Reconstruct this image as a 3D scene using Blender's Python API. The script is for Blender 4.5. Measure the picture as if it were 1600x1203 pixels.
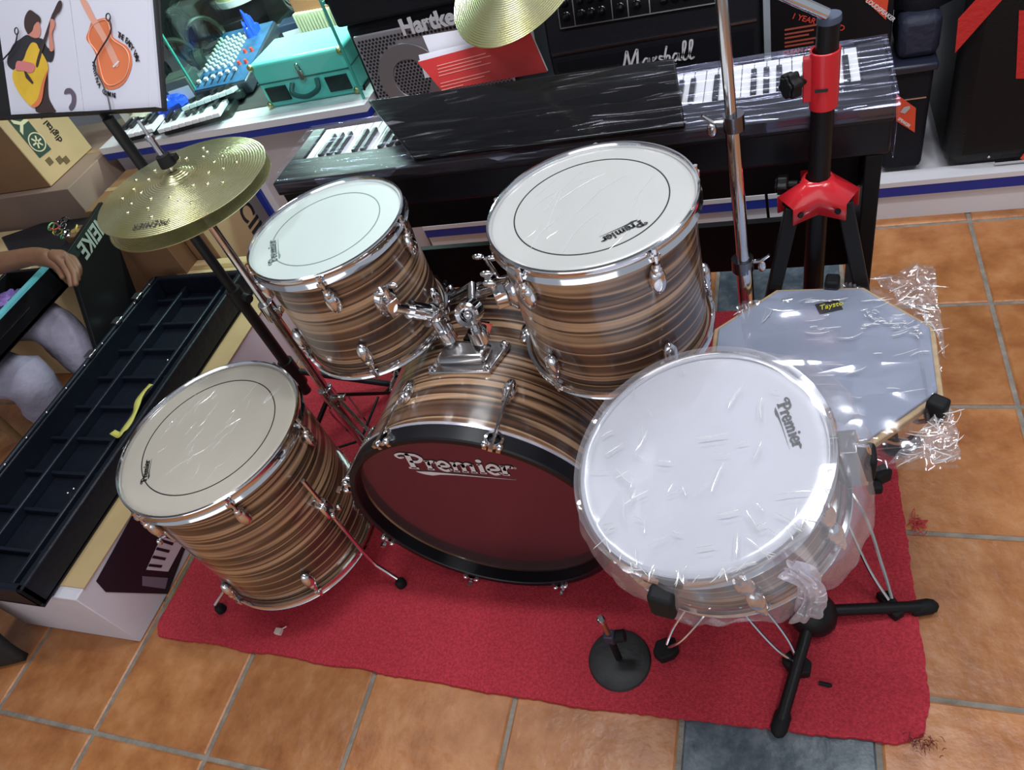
import bpy, bmesh, math, random
from mathutils import Vector, Matrix, noise, Quaternion
random.seed(7)
for o in list(bpy.data.objects): bpy.data.objects.remove(o, do_unlink=True)
SC = bpy.context.scene
COL = SC.collection
PI = math.pi
def V(*a): return Vector(a if len(a) > 1 else a[0])

# ------------------------------------------------------------------ camera
FPX = 1127.33
CAM = Vector((0, 0, 1.538))
RM = Matrix(((0.934526663, 0.006122186, 0.355840463),
             (0.229127587, 0.754722181, -0.614731631),
             (-0.272324192, 0.656015966, 0.703905240)))
cd = bpy.data.cameras.new('camera'); cam = bpy.data.objects.new('camera', cd); COL.objects.link(cam)
cd.sensor_fit = 'HORIZONTAL'; cd.sensor_width = 36.0; cd.lens = FPX / 1600 * 36.0
cd.clip_start = .02
cam.matrix_world = Matrix.Translation(CAM) @ RM.to_4x4()
SC.camera = cam
# ------------------------------------------------------------------ world, lights, exposure
w = bpy.data.worlds.new('world'); SC.world = w; w.use_nodes = True
w.node_tree.nodes['Background'].inputs[0].default_value = (.80, .88, 1.0, 1)
w.node_tree.nodes['Background'].inputs[1].default_value = .34
SC.view_settings.view_transform = 'Standard'; SC.view_settings.look = 'None'
SC.view_settings.gamma = 1; SC.view_settings.use_curve_mapping = False
SC.view_settings.exposure = 0.28
def area(name, loc, sx, sy, power, col, rot=(0, 0, 0)):
    l = bpy.data.lights.new(name, 'AREA'); l.shape = 'RECTANGLE'; l.size = sx; l.size_y = sy
    l.energy = power; l.color = col
    o = bpy.data.objects.new(name, l); COL.objects.link(o); o.location = loc; o.rotation_euler = rot
    return o
CEIL = 2.75
area('tube_light', (-.2, .9, CEIL - .09), 1.25, .12, 22, (.90, .95, 1.0))
area('tube_light', (-.2, 2.1, CEIL - .09), 1.25, .12, 18, (.90, .95, 1.0))
area('tube_light', (-1.9, 1.2, CEIL - .09), .12, 1.25, 8, (.92, .97, 1.0))
area('tube_light', (.9, .5, CEIL - .09), .12, 1.25, 14, (.92, .96, 1.0))
area('shop_front_daylight', (-.3, -2.2, 1.6), 3.2, 2.0, 20, (1.0, .97, .95), (math.radians(90), 0, 0))

# ------------------------------------------------------------------ pixel helpers (1600 x 1203 frame)
def ray(px):
    d = RM @ Vector(((px[0] - 800) / FPX, -(px[1] - 601.5) / FPX, -1.0)); return d
def Pz(px, z): d = ray(px); return CAM + d * ((z - CAM.z) / d.z)
def Py(px, y): d = ray(px); return CAM + d * ((y - CAM.y) / d.y)
def Px(px, x): d = ray(px); return CAM + d * ((x - CAM.x) / d.x)
def Pp(px, p0, n): d = ray(px); return CAM + d * ((Vector(p0) - CAM).dot(n) / d.dot(n))

# ------------------------------------------------------------------ materials
MATS = {}
def nd(nt, t, **k):
    n = nt.nodes.new(t)
    for a, b in k.items(): setattr(n, a, b)
    return n
def mat(name, col, rough=.5, metal=0, spec=.5, coat=0, bump=0, bscale=40, var=0, vscale=8, emit=None, emits=0, vcol=None, stretch=None, trans=0, alpha=1):
    if name in MATS: return MATS[name]
    m = bpy.data.materials.new(name); m.use_nodes = True; nt = m.node_tree; b = nt.nodes['Principled BSDF']
    c = (*col, 1)
    b.inputs['Base Color'].default_value = c; b.inputs['Roughness'].default_value = rough
    b.inputs['Metallic'].default_value = metal; b.inputs['Specular IOR Level'].default_value = spec
    b.inputs['Coat Weight'].default_value = coat; b.inputs['Coat Roughness'].default_value = .06
    b.inputs['Transmission Weight'].default_value = trans; b.inputs['Alpha'].default_value = alpha
    tc = nd(nt, 'ShaderNodeTexCoord'); mp = nd(nt, 'ShaderNodeMapping'); nt.links.new(tc.outputs['Object'], mp.inputs[0])
    if stretch: mp.inputs['Scale'].default_value = stretch
    if var or vcol:
        n = nd(nt, 'ShaderNodeTexNoise'); n.inputs['Scale'].default_value = vscale; n.inputs['Detail'].default_value = 5
        nt.links.new(mp.outputs[0], n.inputs['Vector'])
        r = nd(nt, 'ShaderNodeValToRGB'); nt.links.new(n.outputs[0], r.inputs[0])
        r.color_ramp.elements[0].position = .34; r.color_ramp.elements[1].position = .66
        r.color_ramp.elements[0].color = (*[x * (1 - var) for x in (vcol or col)], 1)
        r.color_ramp.elements[1].color = (*[min(1, x * (1 + var)) for x in col], 1)
        nt.links.new(r.outputs[0], b.inputs['Base Color'])
    if bump:
        n2 = nd(nt, 'ShaderNodeTexNoise'); n2.inputs['Scale'].default_value = bscale; n2.inputs['Detail'].default_value = 4
        nt.links.new(mp.outputs[0], n2.inputs['Vector'])
        bp = nd(nt, 'ShaderNodeBump'); bp.inputs['Strength'].default_value = bump; bp.inputs['Distance'].default_value = .01
        nt.links.new(n2.outputs[0], bp.inputs['Height']); nt.links.new(bp.outputs[0], b.inputs['Normal'])
    if emit: b.inputs['Emission Color'].default_value = (*emit, 1); b.inputs['Emission Strength'].default_value = emits
    MATS[name] = m; return m
def film(name, col=(.9, .92, 1), clear=.8, rough=.1, bump=.5, bscale=25, stretch=(1, 1, 1), haze=.25):
    m = bpy.data.materials.new(name); m.use_nodes = True; nt = m.node_tree; nt.nodes.clear()
    out = nd(nt, 'ShaderNodeOutputMaterial'); mx = nd(nt, 'ShaderNodeMixShader'); tr = nd(nt, 'ShaderNodeBsdfTransparent')
    m2 = nd(nt, 'ShaderNodeMixShader'); gl = nd(nt, 'ShaderNodeBsdfGlossy'); df = nd(nt, 'ShaderNodeBsdfDiffuse')
    gl.inputs['Color'].default_value = (*col, 1); gl.inputs['Roughness'].default_value = rough; df.inputs['Color'].default_value = (*col, 1)
    tc = nd(nt, 'ShaderNodeTexCoord'); mp = nd(nt, 'ShaderNodeMapping'); mp.inputs['Scale'].default_value = stretch
    nt.links.new(tc.outputs['Object'], mp.inputs[0])
    ns = nd(nt, 'ShaderNodeTexNoise'); ns.inputs['Scale'].default_value = bscale * .35; ns.inputs['Detail'].default_value = 2
    nt.links.new(mp.outputs[0], ns.inputs['Vector'])
    vm = nd(nt, 'ShaderNodeVectorMath', operation='MULTIPLY_ADD'); vm.inputs[1].default_value = (.12, .12, .12)
    nt.links.new(ns.outputs['Color'], vm.inputs[0]); nt.links.new(mp.outputs[0], vm.inputs[2])
    n = nd(nt, 'ShaderNodeTexVoronoi'); n.feature = 'F1'; n.inputs['Scale'].default_value = bscale
    nt.links.new(vm.outputs[0], n.inputs['Vector'])
    bp = nd(nt, 'ShaderNodeBump'); bp.inputs['Strength'].default_value = bump; bp.inputs['Distance'].default_value = .03
    nt.links.new(n.outputs[0], bp.inputs['Height']); nt.links.new(bp.outputs[0], gl.inputs['Normal'])
    m2.inputs[0].default_value = haze; mx.inputs[0].default_value = 1 - clear
    nt.links.new(gl.outputs[0], m2.inputs[1]); nt.links.new(df.outputs[0], m2.inputs[2])
    nt.links.new(tr.outputs[0], mx.inputs[1]); nt.links.new(m2.outputs[0], mx.inputs[2]); nt.links.new(mx.outputs[0], out.inputs[0])
    return m
def wrap_mat():
    """brown, tan and near-black strata running round the drum axis (object Z)"""
    m = bpy.data.materials.new('striped_wrap'); m.use_nodes = True; nt = m.node_tree; b = nt.nodes['Principled BSDF']
    tc = nd(nt, 'ShaderNodeTexCoord'); mp = nd(nt, 'ShaderNodeMapping'); mp.inputs['Scale'].default_value = (.12, .12, 6.2)
    nt.links.new(tc.outputs['Object'], mp.inputs[0])
    n = nd(nt, 'ShaderNodeTexNoise'); n.inputs['Scale'].default_value = 2.6; n.inputs['Detail'].default_value = 2.4; n.inputs['Roughness'].default_value = .62
    nt.links.new(mp.outputs[0], n.inputs['Vector'])
    r = nd(nt, 'ShaderNodeValToRGB'); cr = r.color_ramp
    st = [(.28, (.010, .006, .006)), (.39, (.050, .024, .017)), (.43, (.19, .094, .052)), (.462, (.52, .32, .185)), (.482, (.024, .013, .010)), (.515, (.125, .060, .036)),
          (.548, (.46, .275, .155)), (.572, (.018, .010, .009)), (.61, (.21, .105, .058)), (.66, (.54, .345, .21)), (.73, (.030, .016, .012))]
    cr.elements[0].position, cr.elements[0].color = st[0][0], (*st[0][1], 1)
    cr.elements[1].position, cr.elements[1].color = st[-1][0], (*st[-1][1], 1)
    for p, c in st[1:-1]:
        e = cr.elements.new(p); e.color = (*c, 1)
    nt.links.new(n.outputs[0], r.inputs[0]); nt.links.new(r.outputs[0], b.inputs['Base Color'])
    b.inputs['Roughness'].default_value = .3; b.inputs['Coat Weight'].default_value = .8; b.inputs['Coat Roughness'].default_value = .12
    n2 = nd(nt, 'ShaderNodeTexNoise'); n2.inputs['Scale'].default_value = 14; nt.links.new(tc.outputs['Object'], n2.inputs['Vector'])
    bp = nd(nt, 'ShaderNodeBump'); bp.inputs['Strength'].default_value = .12; bp.inputs['Distance'].default_value = .01
    nt.links.new(n2.outputs[0], bp.inputs['Height']); nt.links.new(bp.outputs[0], b.inputs['Coat Normal'])
    return m
WRAP = wrap_mat()
CHROME = mat('chrome', (.80, .80, .82), .10, 1)
CHROMED = mat('dull_chrome', (.62, .60, .60), .22, 1)
BLACK = mat('black_plastic', (.006, .006, .007), .45, spec=.3, bump=.1, bscale=300)
GLOSSB = mat('gloss_black', (.004, .004, .005), .14, spec=.35)
RUBBER = mat('black_rubber', (.006, .006, .007), .7, spec=.3)
TOLEX = mat('black_tolex', (.005, .005, .009), .6, spec=.25, bump=.35, bscale=500)
WHITE = mat('white_laminate', (.72, .70, .74), .35, var=.04, vscale=3)
BLUE = mat('blue_edge_trim', (.012, .03, .28), .4)
RED = mat('red_paint', (.62, .018, .028), .25, coat=.4)
INK = mat('black_print', (.012, .012, .014), .4)
WINK = mat('white_print', (.80, .76, .77), .4)
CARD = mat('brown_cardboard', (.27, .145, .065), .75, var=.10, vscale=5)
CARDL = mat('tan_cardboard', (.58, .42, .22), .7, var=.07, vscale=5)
CARDG = mat('greyish_cardboard', (.31, .215, .165), .75, var=.06, vscale=4)

# ------------------------------------------------------------------ mesh builder
class MB:
    def __init__(s): s.v = []; s.f = []
    def add(s, vs, fs, M=None):
        o = len(s.v); s.v += [tuple(M @ Vector(p)) if M else tuple(p) for p in vs]; s.f += [tuple(i + o for i in f) for f in fs]; return s
    def box(s, c, size, rz=0, M=None):
        x, y, z = [a / 2 for a in size]
        vs = [(-x, -y, -z), (x, -y, -z), (x, y, -z), (-x, y, -z), (-x, -y, z), (x, -y, z), (x, y, z), (-x, y, z)]
        T = Matrix.Translation(c) @ Matrix.Rotation(rz, 4, 'Z')
        if M is not None: T = M @ T
        return s.add(vs, [(0, 3, 2, 1), (4, 5, 6, 7), (0, 1, 5, 4), (1, 2, 6, 5), (2, 3, 7, 6), (3, 0, 4, 7)], T)
    def bb(s, a, b):
        return s.box([(p + q) / 2 for p, q in zip(a, b)], [abs(q - p) for p, q in zip(a, b)])
    def cyl(s, p0, p1, r0, r1=None, n=16, caps=True):
        p0, p1 = Vector(p0), Vector(p1); r1 = r0 if r1 is None else r1
        q = (p1 - p0).to_track_quat('Z', 'Y').to_matrix()
        vs = []; 
        for p, r in ((p0, r0), (p1, r1)):
            for i in range(n):
                t = 2 * PI * i / n; vs.append(p + q @ Vector((r * math.cos(t), r * math.sin(t), 0)))
        fs = [(i, (i + 1) % n, n + (i + 1) % n, n + i) for i in range(n)]
        if caps: fs += [tuple(range(n))[::-1], tuple(range(n, 2 * n))]
        return s.add(vs, fs)
    def tube(s, pts, r, n=8, close=False):
        pts = [Vector(p) for p in pts]; N = len(pts); vs = []; prev = None
        rr = r if isinstance(r, (list, tuple)) else [r] * N
        for i, p in enumerate(pts):
            if close: d = pts[(i + 1) % N] - pts[i - 1]
            else: d = pts[min(i + 1, N - 1)] - pts[max(i - 1, 0)]
            d.normalize()
            if prev is None:
                a = d.orthogonal().normalized()
            else:
                a = (prev - d * prev.dot(d)).normalized()
            prev = a; b = d.cross(a)
            for k in range(n):
                t = 2 * PI * k / n; vs.append(p + (a * math.cos(t) + b * math.sin(t)) * rr[i])
        fs = []
        for i in range(N if close else N - 1):
            j = (i + 1) % N
            for k in range(n): fs.append((i * n + k, i * n + (k + 1) % n, j * n + (k + 1) % n, j * n + k))
        if not close: fs += [tuple(range(n))[::-1], tuple(range((N - 1) * n, N * n))]
        return s.add(vs, fs)
    def lathe(s, prof, n=64, M=None, closed=False, caps=True):
        vs = []; P = len(prof)
        for r, z in prof:
            for i in range(n):
                t = 2 * PI * i / n; vs.append((r * math.cos(t), r * math.sin(t), z))
        fs = []
        for j in range(P if closed else P - 1):
            k = (j + 1) % P
            for i in range(n): fs.append((j * n + i, j * n + (i + 1) % n, k * n + (i + 1) % n, k * n + i))
        if not closed and caps:
            if prof[0][0] > 1e-6: fs.append(tuple(range(n))[::-1])
            if prof[-1][0] > 1e-6: fs.append(tuple(range((P - 1) * n, P * n)))
        return s.add(vs, fs, M)
    def ell(s, c, rad, M=None, nu=14, nv=9):
        prof = []
        vs = []; fs = []
        for j in range(nv + 1):
            ph = PI * j / nv
            for i in range(nu):
                t = 2 * PI * i / nu
                vs.append((rad[0] * math.sin(ph) * math.cos(t), rad[1] * math.sin(ph) * math.sin(t), -rad[2] * math.cos(ph)))
        for j in range(nv):
            for i in range(nu): fs.append((j * nu + i, j * nu + (i + 1) % nu, (j + 1) * nu + (i + 1) % nu, (j + 1) * nu + i))
        T = Matrix.Translation(c)
        if M is not None: T = M @ T
        return s.add(vs, fs, T)
    def prism(s, poly, z0, z1, M=None):
        n = len(poly); vs = [(p[0], p[1], z0) for p in poly] + [(p[0], p[1], z1) for p in poly]
        fs = [tuple(range(n))[::-1], tuple(range(n, 2 * n))] + [(i, (i + 1) % n, n + (i + 1) % n, n + i) for i in range(n)]
        return s.add(vs, fs, M)
    def slab(s, quad, th):
        """a polygon of world points given a thickness along its normal"""
        q = [Vector(p) for p in quad]; nrm = (q[1] - q[0]).cross(q[2] - q[0]).normalized(); n = len(q)
        vs = q + [p + nrm * th for p in q]
        return s.add(vs, [tuple(range(n))[::-1], tuple(range(n, 2 * n))] + [(i, (i + 1) % n, n + (i + 1) % n, n + i) for i in range(n)])
    def poly(s, pts): 
        return s.add(pts, [tuple(range(len(pts)))])
    def grid(s, fn, nu, nv):
        vs = [fn(i / nu, j / nv) for j in range(nv + 1) for i in range(nu + 1)]
        fs = [(j * (nu + 1) + i, j * (nu + 1) + i + 1, (j + 1) * (nu + 1) + i + 1, (j + 1) * (nu + 1) + i) for j in range(nv) for i in range(nu)]
        return s.add(vs, fs)
    def mesh(s, name, m):
        me = bpy.data.meshes.new(name); me.from_pydata(s.v, [], s.f)
        bm = bmesh.new(); bm.from_mesh(me); bmesh.ops.recalc_face_normals(bm, faces=bm.faces[:]); bm.to_mesh(me); bm.free()
        for p in me.polygons: p.use_smooth = True
        me.set_sharp_from_angle(angle=.65)
        me.materials.append(m); return me
    def obj(s, name, m, parent=None, bev=0, loc=None, rot=None):
        o = bpy.data.objects.new(name, s.mesh(name, m)); COL.objects.link(o)
        if parent: o.parent = parent
        if loc: o.location = loc
        if rot: o.rotation_euler = rot
        if bev:
            b = o.modifiers.new('bevel', 'BEVEL'); b.width = bev; b.segments = 2; b.limit_method = 'ANGLE'
        return o
def tag(o, label=None, cat=None, group=None, kind=None):
    if label: o['label'] = label
    if cat: o['category'] = cat
    if group: o['group'] = group
    if kind: o['kind'] = kind
    return o
def thing(name, label, cat, loc=(0, 0, 0), rot=(0, 0, 0), group=None):
    o = bpy.data.objects.new(name, None); COL.objects.link(o); o.empty_display_size = .05
    o.location = loc; o.rotation_euler = rot
    return tag(o, label, cat, group)
def struct(name, mb, m, label=None, bev=0):
    o = mb.obj(name, m, bev=bev); o['kind'] = 'structure'
    if label: o['label'] = label
    return o
def inst(src, parent, M=None, name=None):
    o = bpy.data.objects.new(name or src.name.split('.')[0], src.data); COL.objects.link(o); o.parent = parent
    for md in src.modifiers:
        n = o.modifiers.new(md.name, md.type)
        if md.type == 'BEVEL': n.width = md.width; n.segments = md.segments; n.limit_method = md.limit_method
    if M is not None: o.matrix_local = M
    return o
def frame(o, x, y):
    """matrix with origin o, x axis along x, z = x cross y"""
    x = Vector(x).normalized(); z = x.cross(Vector(y)).normalized(); y = z.cross(x)
    M = Matrix((x, y, z)).transposed().to_4x4(); M.translation = Vector(o); return M
def text(name, s, size, m, parent, M, offset=0, shear=0, extrude=.0004, align='LEFT', sx=1, space=1):
    c = bpy.data.curves.new('t', 'FONT'); c.body = s; c.size = size; c.offset = offset; c.shear = shear; c.extrude = extrude
    c.align_x = align; c.space_character = space; c.resolution_u = 4
    t = bpy.data.objects.new('t', c); COL.objects.link(t)
    dg = bpy.context.evaluated_depsgraph_get(); me = bpy.data.meshes.new_from_object(t.evaluated_get(dg))
    bpy.data.objects.remove(t, do_unlink=True); bpy.data.curves.remove(c)
    me.name = name; me.materials.clear(); me.materials.append(m)
    if sx != 1: me.transform(Matrix.Diagonal((sx, 1, 1, 1)))
    o = bpy.data.objects.new(name, me); COL.objects.link(o); o.parent = parent
    o.matrix_local = M; return o
def smooth_pts(pts, k=6):
    P = [Vector((*p, 0)) if len(p) == 2 else Vector(p) for p in pts]; out = []
    for i in range(len(P) - 1):
        a, b, c, d = P[max(i - 1, 0)], P[i], P[i + 1], P[min(i + 2, len(P) - 1)]
        for j in range(k):
            t = j / k
            out.append(.5 * ((2 * b) + (c - a) * t + (2 * a - 5 * b + 4 * c - d) * t * t + (3 * b - a - 3 * c + d) * t ** 3))
    out.append(P[-1]); return out
def stroke(mb, pts, wd, S=1, off=(0, 0), z=0, h=.0006, smooth=True):
    """flat pen stroke in the XY plane"""
    P = smooth_pts(pts) if smooth and len(pts) > 2 else [Vector((*p, 0)) for p in pts]
    P = [Vector(((p.x + off[0]) * S, (p.y + off[1]) * S, z)) for p in P]; N = len(P); wd = wd * S / 2
    L = []; Rr = []
    for i, p in enumerate(P):
        d = (P[min(i + 1, N - 1)] - P[max(i - 1, 0)]); d.normalize(); n = Vector((-d.y, d.x, 0)); L.append(p + n * wd); Rr.append(p - n * wd)
    for i in range(N - 1): 
        q = [L[i], Rr[i], Rr[i + 1], L[i + 1]]
        if h > .002: mb.add([(*v.xy, z) for v in q] + [(*v.xy, z + h) for v in q], [(4, 5, 6, 7), (0, 1, 5, 4), (2, 3, 7, 6)])
        else: mb.add([(*v.xy, z + h) for v in q], [(0, 1, 2, 3)])
    if len(pts) > 2:
        for p in (P[0], P[-1]):
            mb.add([(p.x + wd * math.cos(t * PI / 4), p.y + wd * math.sin(t * PI / 4), z + h) for t in range(8)], [tuple(range(8))])
def premier(m, parent, M, width, name='logo', bold=1.22):
    """bold slab-serif maker's name with a swoosh beneath"""
    mb = MB(); S = width / 7.6
    def st(pts, w, sm=True): stroke(mb, pts, w * bold, S, (.35, 0), 0, .0006, sm)
    st([(.55, .05), (.55, 1.5)], .36, False); st([(.2, .08), (.9, .08)], .17, False)
    st([(.5, 1.52), (1.05, 1.5), (1.38, 1.18), (1.1, .82), (.6, .78)], .24)
    st([(.6, 1.56), (.1, 1.58), (-.28, 1.36), (-.1, 1.12), (.16, 1.2)], .17)
    def r(x):
        st([(x + .2, .05), (x + .2, 1)], .3, False); st([(x, .08), (x + .45, .08)], .16, False); st([(x, .95), (x + .25, .95)], .14, False)
        st([(x + .25, .6), (x + .45, .93), (x + .72, .88)], .24)
    def e(x): st([(x + .1, .5), (x + .72, .56), (x + .62, .92), (x + .35, 1.0), (x + .08, .72), (x + .1, .28), (x + .42, .04), (x + .78, .2)], .22)
    r(1.5); e(2.3)
    for k in (0, .58, 1.16): st([(3.45 + k, .05), (3.45 + k, .9)], .27, False); st([(3.25 + k, .08), (3.66 + k, .08)], .15, False)
    st([(3.25, .95), (3.5, .95)], .14, False); st([(3.45, .62), (3.75, .96), (4.03, .8)], .22); st([(4.03, .62), (4.33, .96), (4.61, .8)], .22)
    st([(5.2, .05), (5.2, 1)], .28, False); st([(5.0, .08), (5.42, .08)], .15, False); st([(5.0, .95), (5.2, .95)], .14, False)
    mb.prism([((5.55 + .19 * math.cos(t * PI / 5)) * S, (1.33 + .17 * math.sin(t * PI / 5)) * S) for t in range(10)], 0, .0006)
    e(5.55); r(6.45)
    sw = [(.55, -.28), (1.6, -.22), (3, -.26), (5, -.33), (7.2, -.42), (5, -.40), (3.2, -.38), (2.2, -.45), (1.6, -.62), (1.1, -.55), (.75, -.42)]
    mb.prism([((x + .35) * S, y * S) for x, y in sw], 0, .0006)
    mb.lathe([(.09 * S, 0), (.09 * S, .0005), (.06 * S, .0005), (.06 * S, 0)], 12, Matrix.Translation((7.75 * S, .85 * S, 0)), True)
    o = mb.obj(name, m, parent); o.matrix_local = M; return o

CREASE_GLINT = film('crease_highlight_film', (1, 1, 1), .30, .12, 0, 10, (1, 1, 1), .55)  # white crease material, stands in for highlight streaks on the film
def crease_glints(parent, fn, n, seed, lo=.015, hi=.05, direc=None, spread=.5, r=.0007):
    """white film ridges that paint in highlight streaks and sheen; fn(u, v) gives a point on it"""
    rg = random.Random(seed); mb = MB()
    for i in range(n):
        p = Vector(fn(rg.random(), rg.random())); a = (direc if direc is not None else rg.uniform(0, PI)) + rg.gauss(0, spread); L = rg.uniform(lo, hi)
        d = Vector((math.cos(a), math.sin(a), 0)); s = Vector((-d.y, d.x, 0)); b = rg.gauss(0, .05) * L
        pts = [p + d * (L * (k / 5 - .5)) + s * (b * math.sin(PI * k / 5)) + s * rg.gauss(0, .0003) for k in range(6)]
        rr = r * rg.uniform(.5, 1.5); mb.tube(pts, [rr * .2, rr, rr, rr * .8, rr, rr * .2], 5)
    o = mb.obj('crease_highlight', CREASE_GLINT, parent); o['kind'] = 'stuff'; return o
# ------------------------------------------------------------------ setting
TS = .352; TX0 = -1.6071; TY0 = .2116; GAP = .011
def tile_mat(name, cols, rough, scale):
    m = bpy.data.materials.new(name); m.use_nodes = True; nt = m.node_tree; b = nt.nodes['Principled BSDF']
    oi = nd(nt, 'ShaderNodeObjectInfo'); tc = nd(nt, 'ShaderNodeTexCoord')
    ad = nd(nt, 'ShaderNodeVectorMath', operation='MULTIPLY_ADD'); ad.inputs[1].default_value = (1, 1, 1)
    cb = nd(nt, 'ShaderNodeCombineXYZ'); ml = nd(nt, 'ShaderNodeMath', operation='MULTIPLY'); ml.inputs[1].default_value = 37
    nt.links.new(oi.outputs['Random'], ml.inputs[0]); nt.links.new(ml.outputs[0], cb.inputs[0]); nt.links.new(ml.outputs[0], cb.inputs[1])
    nt.links.new(tc.outputs['Object'], ad.inputs[0]); nt.links.new(cb.outputs[0], ad.inputs[2])
    n = nd(nt, 'ShaderNodeTexNoise'); n.inputs['Scale'].default_value = scale; n.inputs['Detail'].default_value = 8; n.inputs['Roughness'].default_value = .65
    nt.links.new(ad.outputs[0], n.inputs['Vector'])
    r = nd(nt, 'ShaderNodeValToRGB'); nt.links.new(n.outputs[0], r.inputs[0])
    r.color_ramp.elements[0].position = .33; r.color_ramp.elements[0].color = (*cols[0], 1)
    r.color_ramp.elements[1].position = .68; r.color_ramp.elements[1].color = (*cols[2], 1)
    e = r.color_ramp.elements.new(.5); e.color = (*cols[1], 1)
    hs = nd(nt, 'ShaderNodeHueSaturation'); mr = nd(nt, 'ShaderNodeMapRange'); mr.inputs['To Min'].default_value = .86; mr.inputs['To Max'].default_value = 1.12
    nt.links.new(oi.outputs['Random'], mr.inputs[0]); nt.links.new(mr.outputs[0], hs.inputs['Value']); nt.links.new(r.outputs[0], hs.inputs['Color'])
    nt.links.new(hs.outputs[0], b.inputs['Base Color'])
    b.inputs['Roughness'].default_value = rough
    n2 = nd(nt, 'ShaderNodeTexNoise'); n2.inputs['Scale'].default_value = 22; n2.inputs['Detail'].default_value = 8; nt.links.new(ad.outputs[0], n2.inputs['Vector'])
    bp = nd(nt, 'ShaderNodeBump'); bp.inputs['Strength'].default_value = .35; bp.inputs['Distance'].default_value = .012
    nt.links.new(n2.outputs[0], bp.inputs['Height']); nt.links.new(bp.outputs[0], b.inputs['Normal'])
    return m
TERRA = tile_mat('terracotta_tile', ((.34, .118, .036), (.46, .180, .060), (.57, .262, .108)), .34, 9)
BLUET = tile_mat('slate_blue_tile', ((.035, .055, .075), (.085, .115, .14), (.19, .225, .25)), .34, 16)
GROUT = mat('grey_grout', (.28, .245, .205), .85, var=.2, vscale=30, bump=.4, bscale=120)
floor = struct('floor', MB().bb((-4.2, -1.6, -.06), (2.7, 3.2, -.004)), GROUT, 'terracotta tiled shop floor with grey grout and a few blue tiles')
tm = MB(); hs_ = (TS - GAP) / 2
ring = [(-hs_, -hs_), (hs_, -hs_), (hs_, hs_), (-hs_, hs_)]
tm.add([(x, y, -.02) for x, y in ring] + [(x, y, -.003) for x, y in ring] + [(x * .977, y * .977, 0) for x, y in ring],
       [(4, 5, 1, 0), (5, 6, 2, 1), (6, 7, 3, 2), (7, 4, 0, 3), (8, 9, 5, 4), (9, 10, 6, 5), (10, 11, 7, 6), (11, 8, 4, 7), (8, 9, 10, 11)])
me_t = tm.mesh('tile', TERRA); me_b = me_t.copy(); me_b.materials.clear(); me_b.materials.append(BLUET)
for i in range(-6, 11):
    for j in range(-4, 7):
        bl = i == 4 and j in (0, 4)
        o = bpy.data.objects.new('tile', me_b if bl else me_t); COL.objects.link(o); o.parent = floor
        o.location = (TX0 + (i + .5) * TS, TY0 + (j + .5) * TS, random.uniform(-.0006, .0006)); o.rotation_euler = (0, 0, random.choice((0, PI / 2, PI, -PI / 2)))
WALLM = mat('grey_wall_paint', (.42, .42, .46), .7, var=.04, vscale=2)
struct('wall_back', MB().bb((-4.2, 2.95, 0), (2.7, 3.05, CEIL)), WALLM, 'grey painted wall behind the amplifiers')
struct('wall_left', MB().bb((-3.9, -1.6, 0), (-3.8, 2.95, CEIL)), WALLM, 'grey painted side wall')
struct('ceiling', MB().bb((-4.2, -1.6, CEIL), (2.7, 3.05, CEIL + .1)), mat('ceiling_paint', (.30, .30, .32), .8), 'dark grey ceiling, out of view')  # unseen ceiling, kept dark to cut bounce light and raise contrast
# long white platform along the back wall, blue nosing
pf = thing('display_platform', 'low white platform with blue front edge along the back wall', 'platform', (0, 2.0, 0))
pf['kind'] = 'structure'; del pf['category']
MB().bb((-1.25, .01, 0), (2.6, .94, .118)).obj('riser', WHITE, pf)
MB().bb((-1.25, 0, .118), (2.6, .94, .122)).obj('deck', WHITE, pf)
MB().bb((-1.25, -.004, .090), (2.6, .012, .124)).obj('blue_nosing', BLUE, pf)
MB().bb((-1.25, -.006, .124), (2.6, .05, .14)).obj('white_lip', WHITE, pf)
# display counter
ct = thing('display_counter', 'white display counter with blue edge trim carrying the glass case', 'counter', (-1.88, 2.0, 0))
MB().bb((-.54, .03, 0), (.61, .9, .58)).obj('front_panel', mat('mauve_panel', (.52, .46, .50), .5, var=.05, vscale=3), ct)
MB().bb((-.54, -.01, .58), (.62, .92, .606)).obj('blue_trim', BLUE, ct)
MB().bb((-.54, -.012, .606), (.622, .92, .63)).obj('counter_top', WHITE, ct)
MB().bb((.005, .0, 0), (.03, .03, .58)).obj('blue_post', BLUE, ct)
MB().bb((.03, .015, 0), (.05, .03, .58)).obj('white_post', WHITE, ct)

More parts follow.
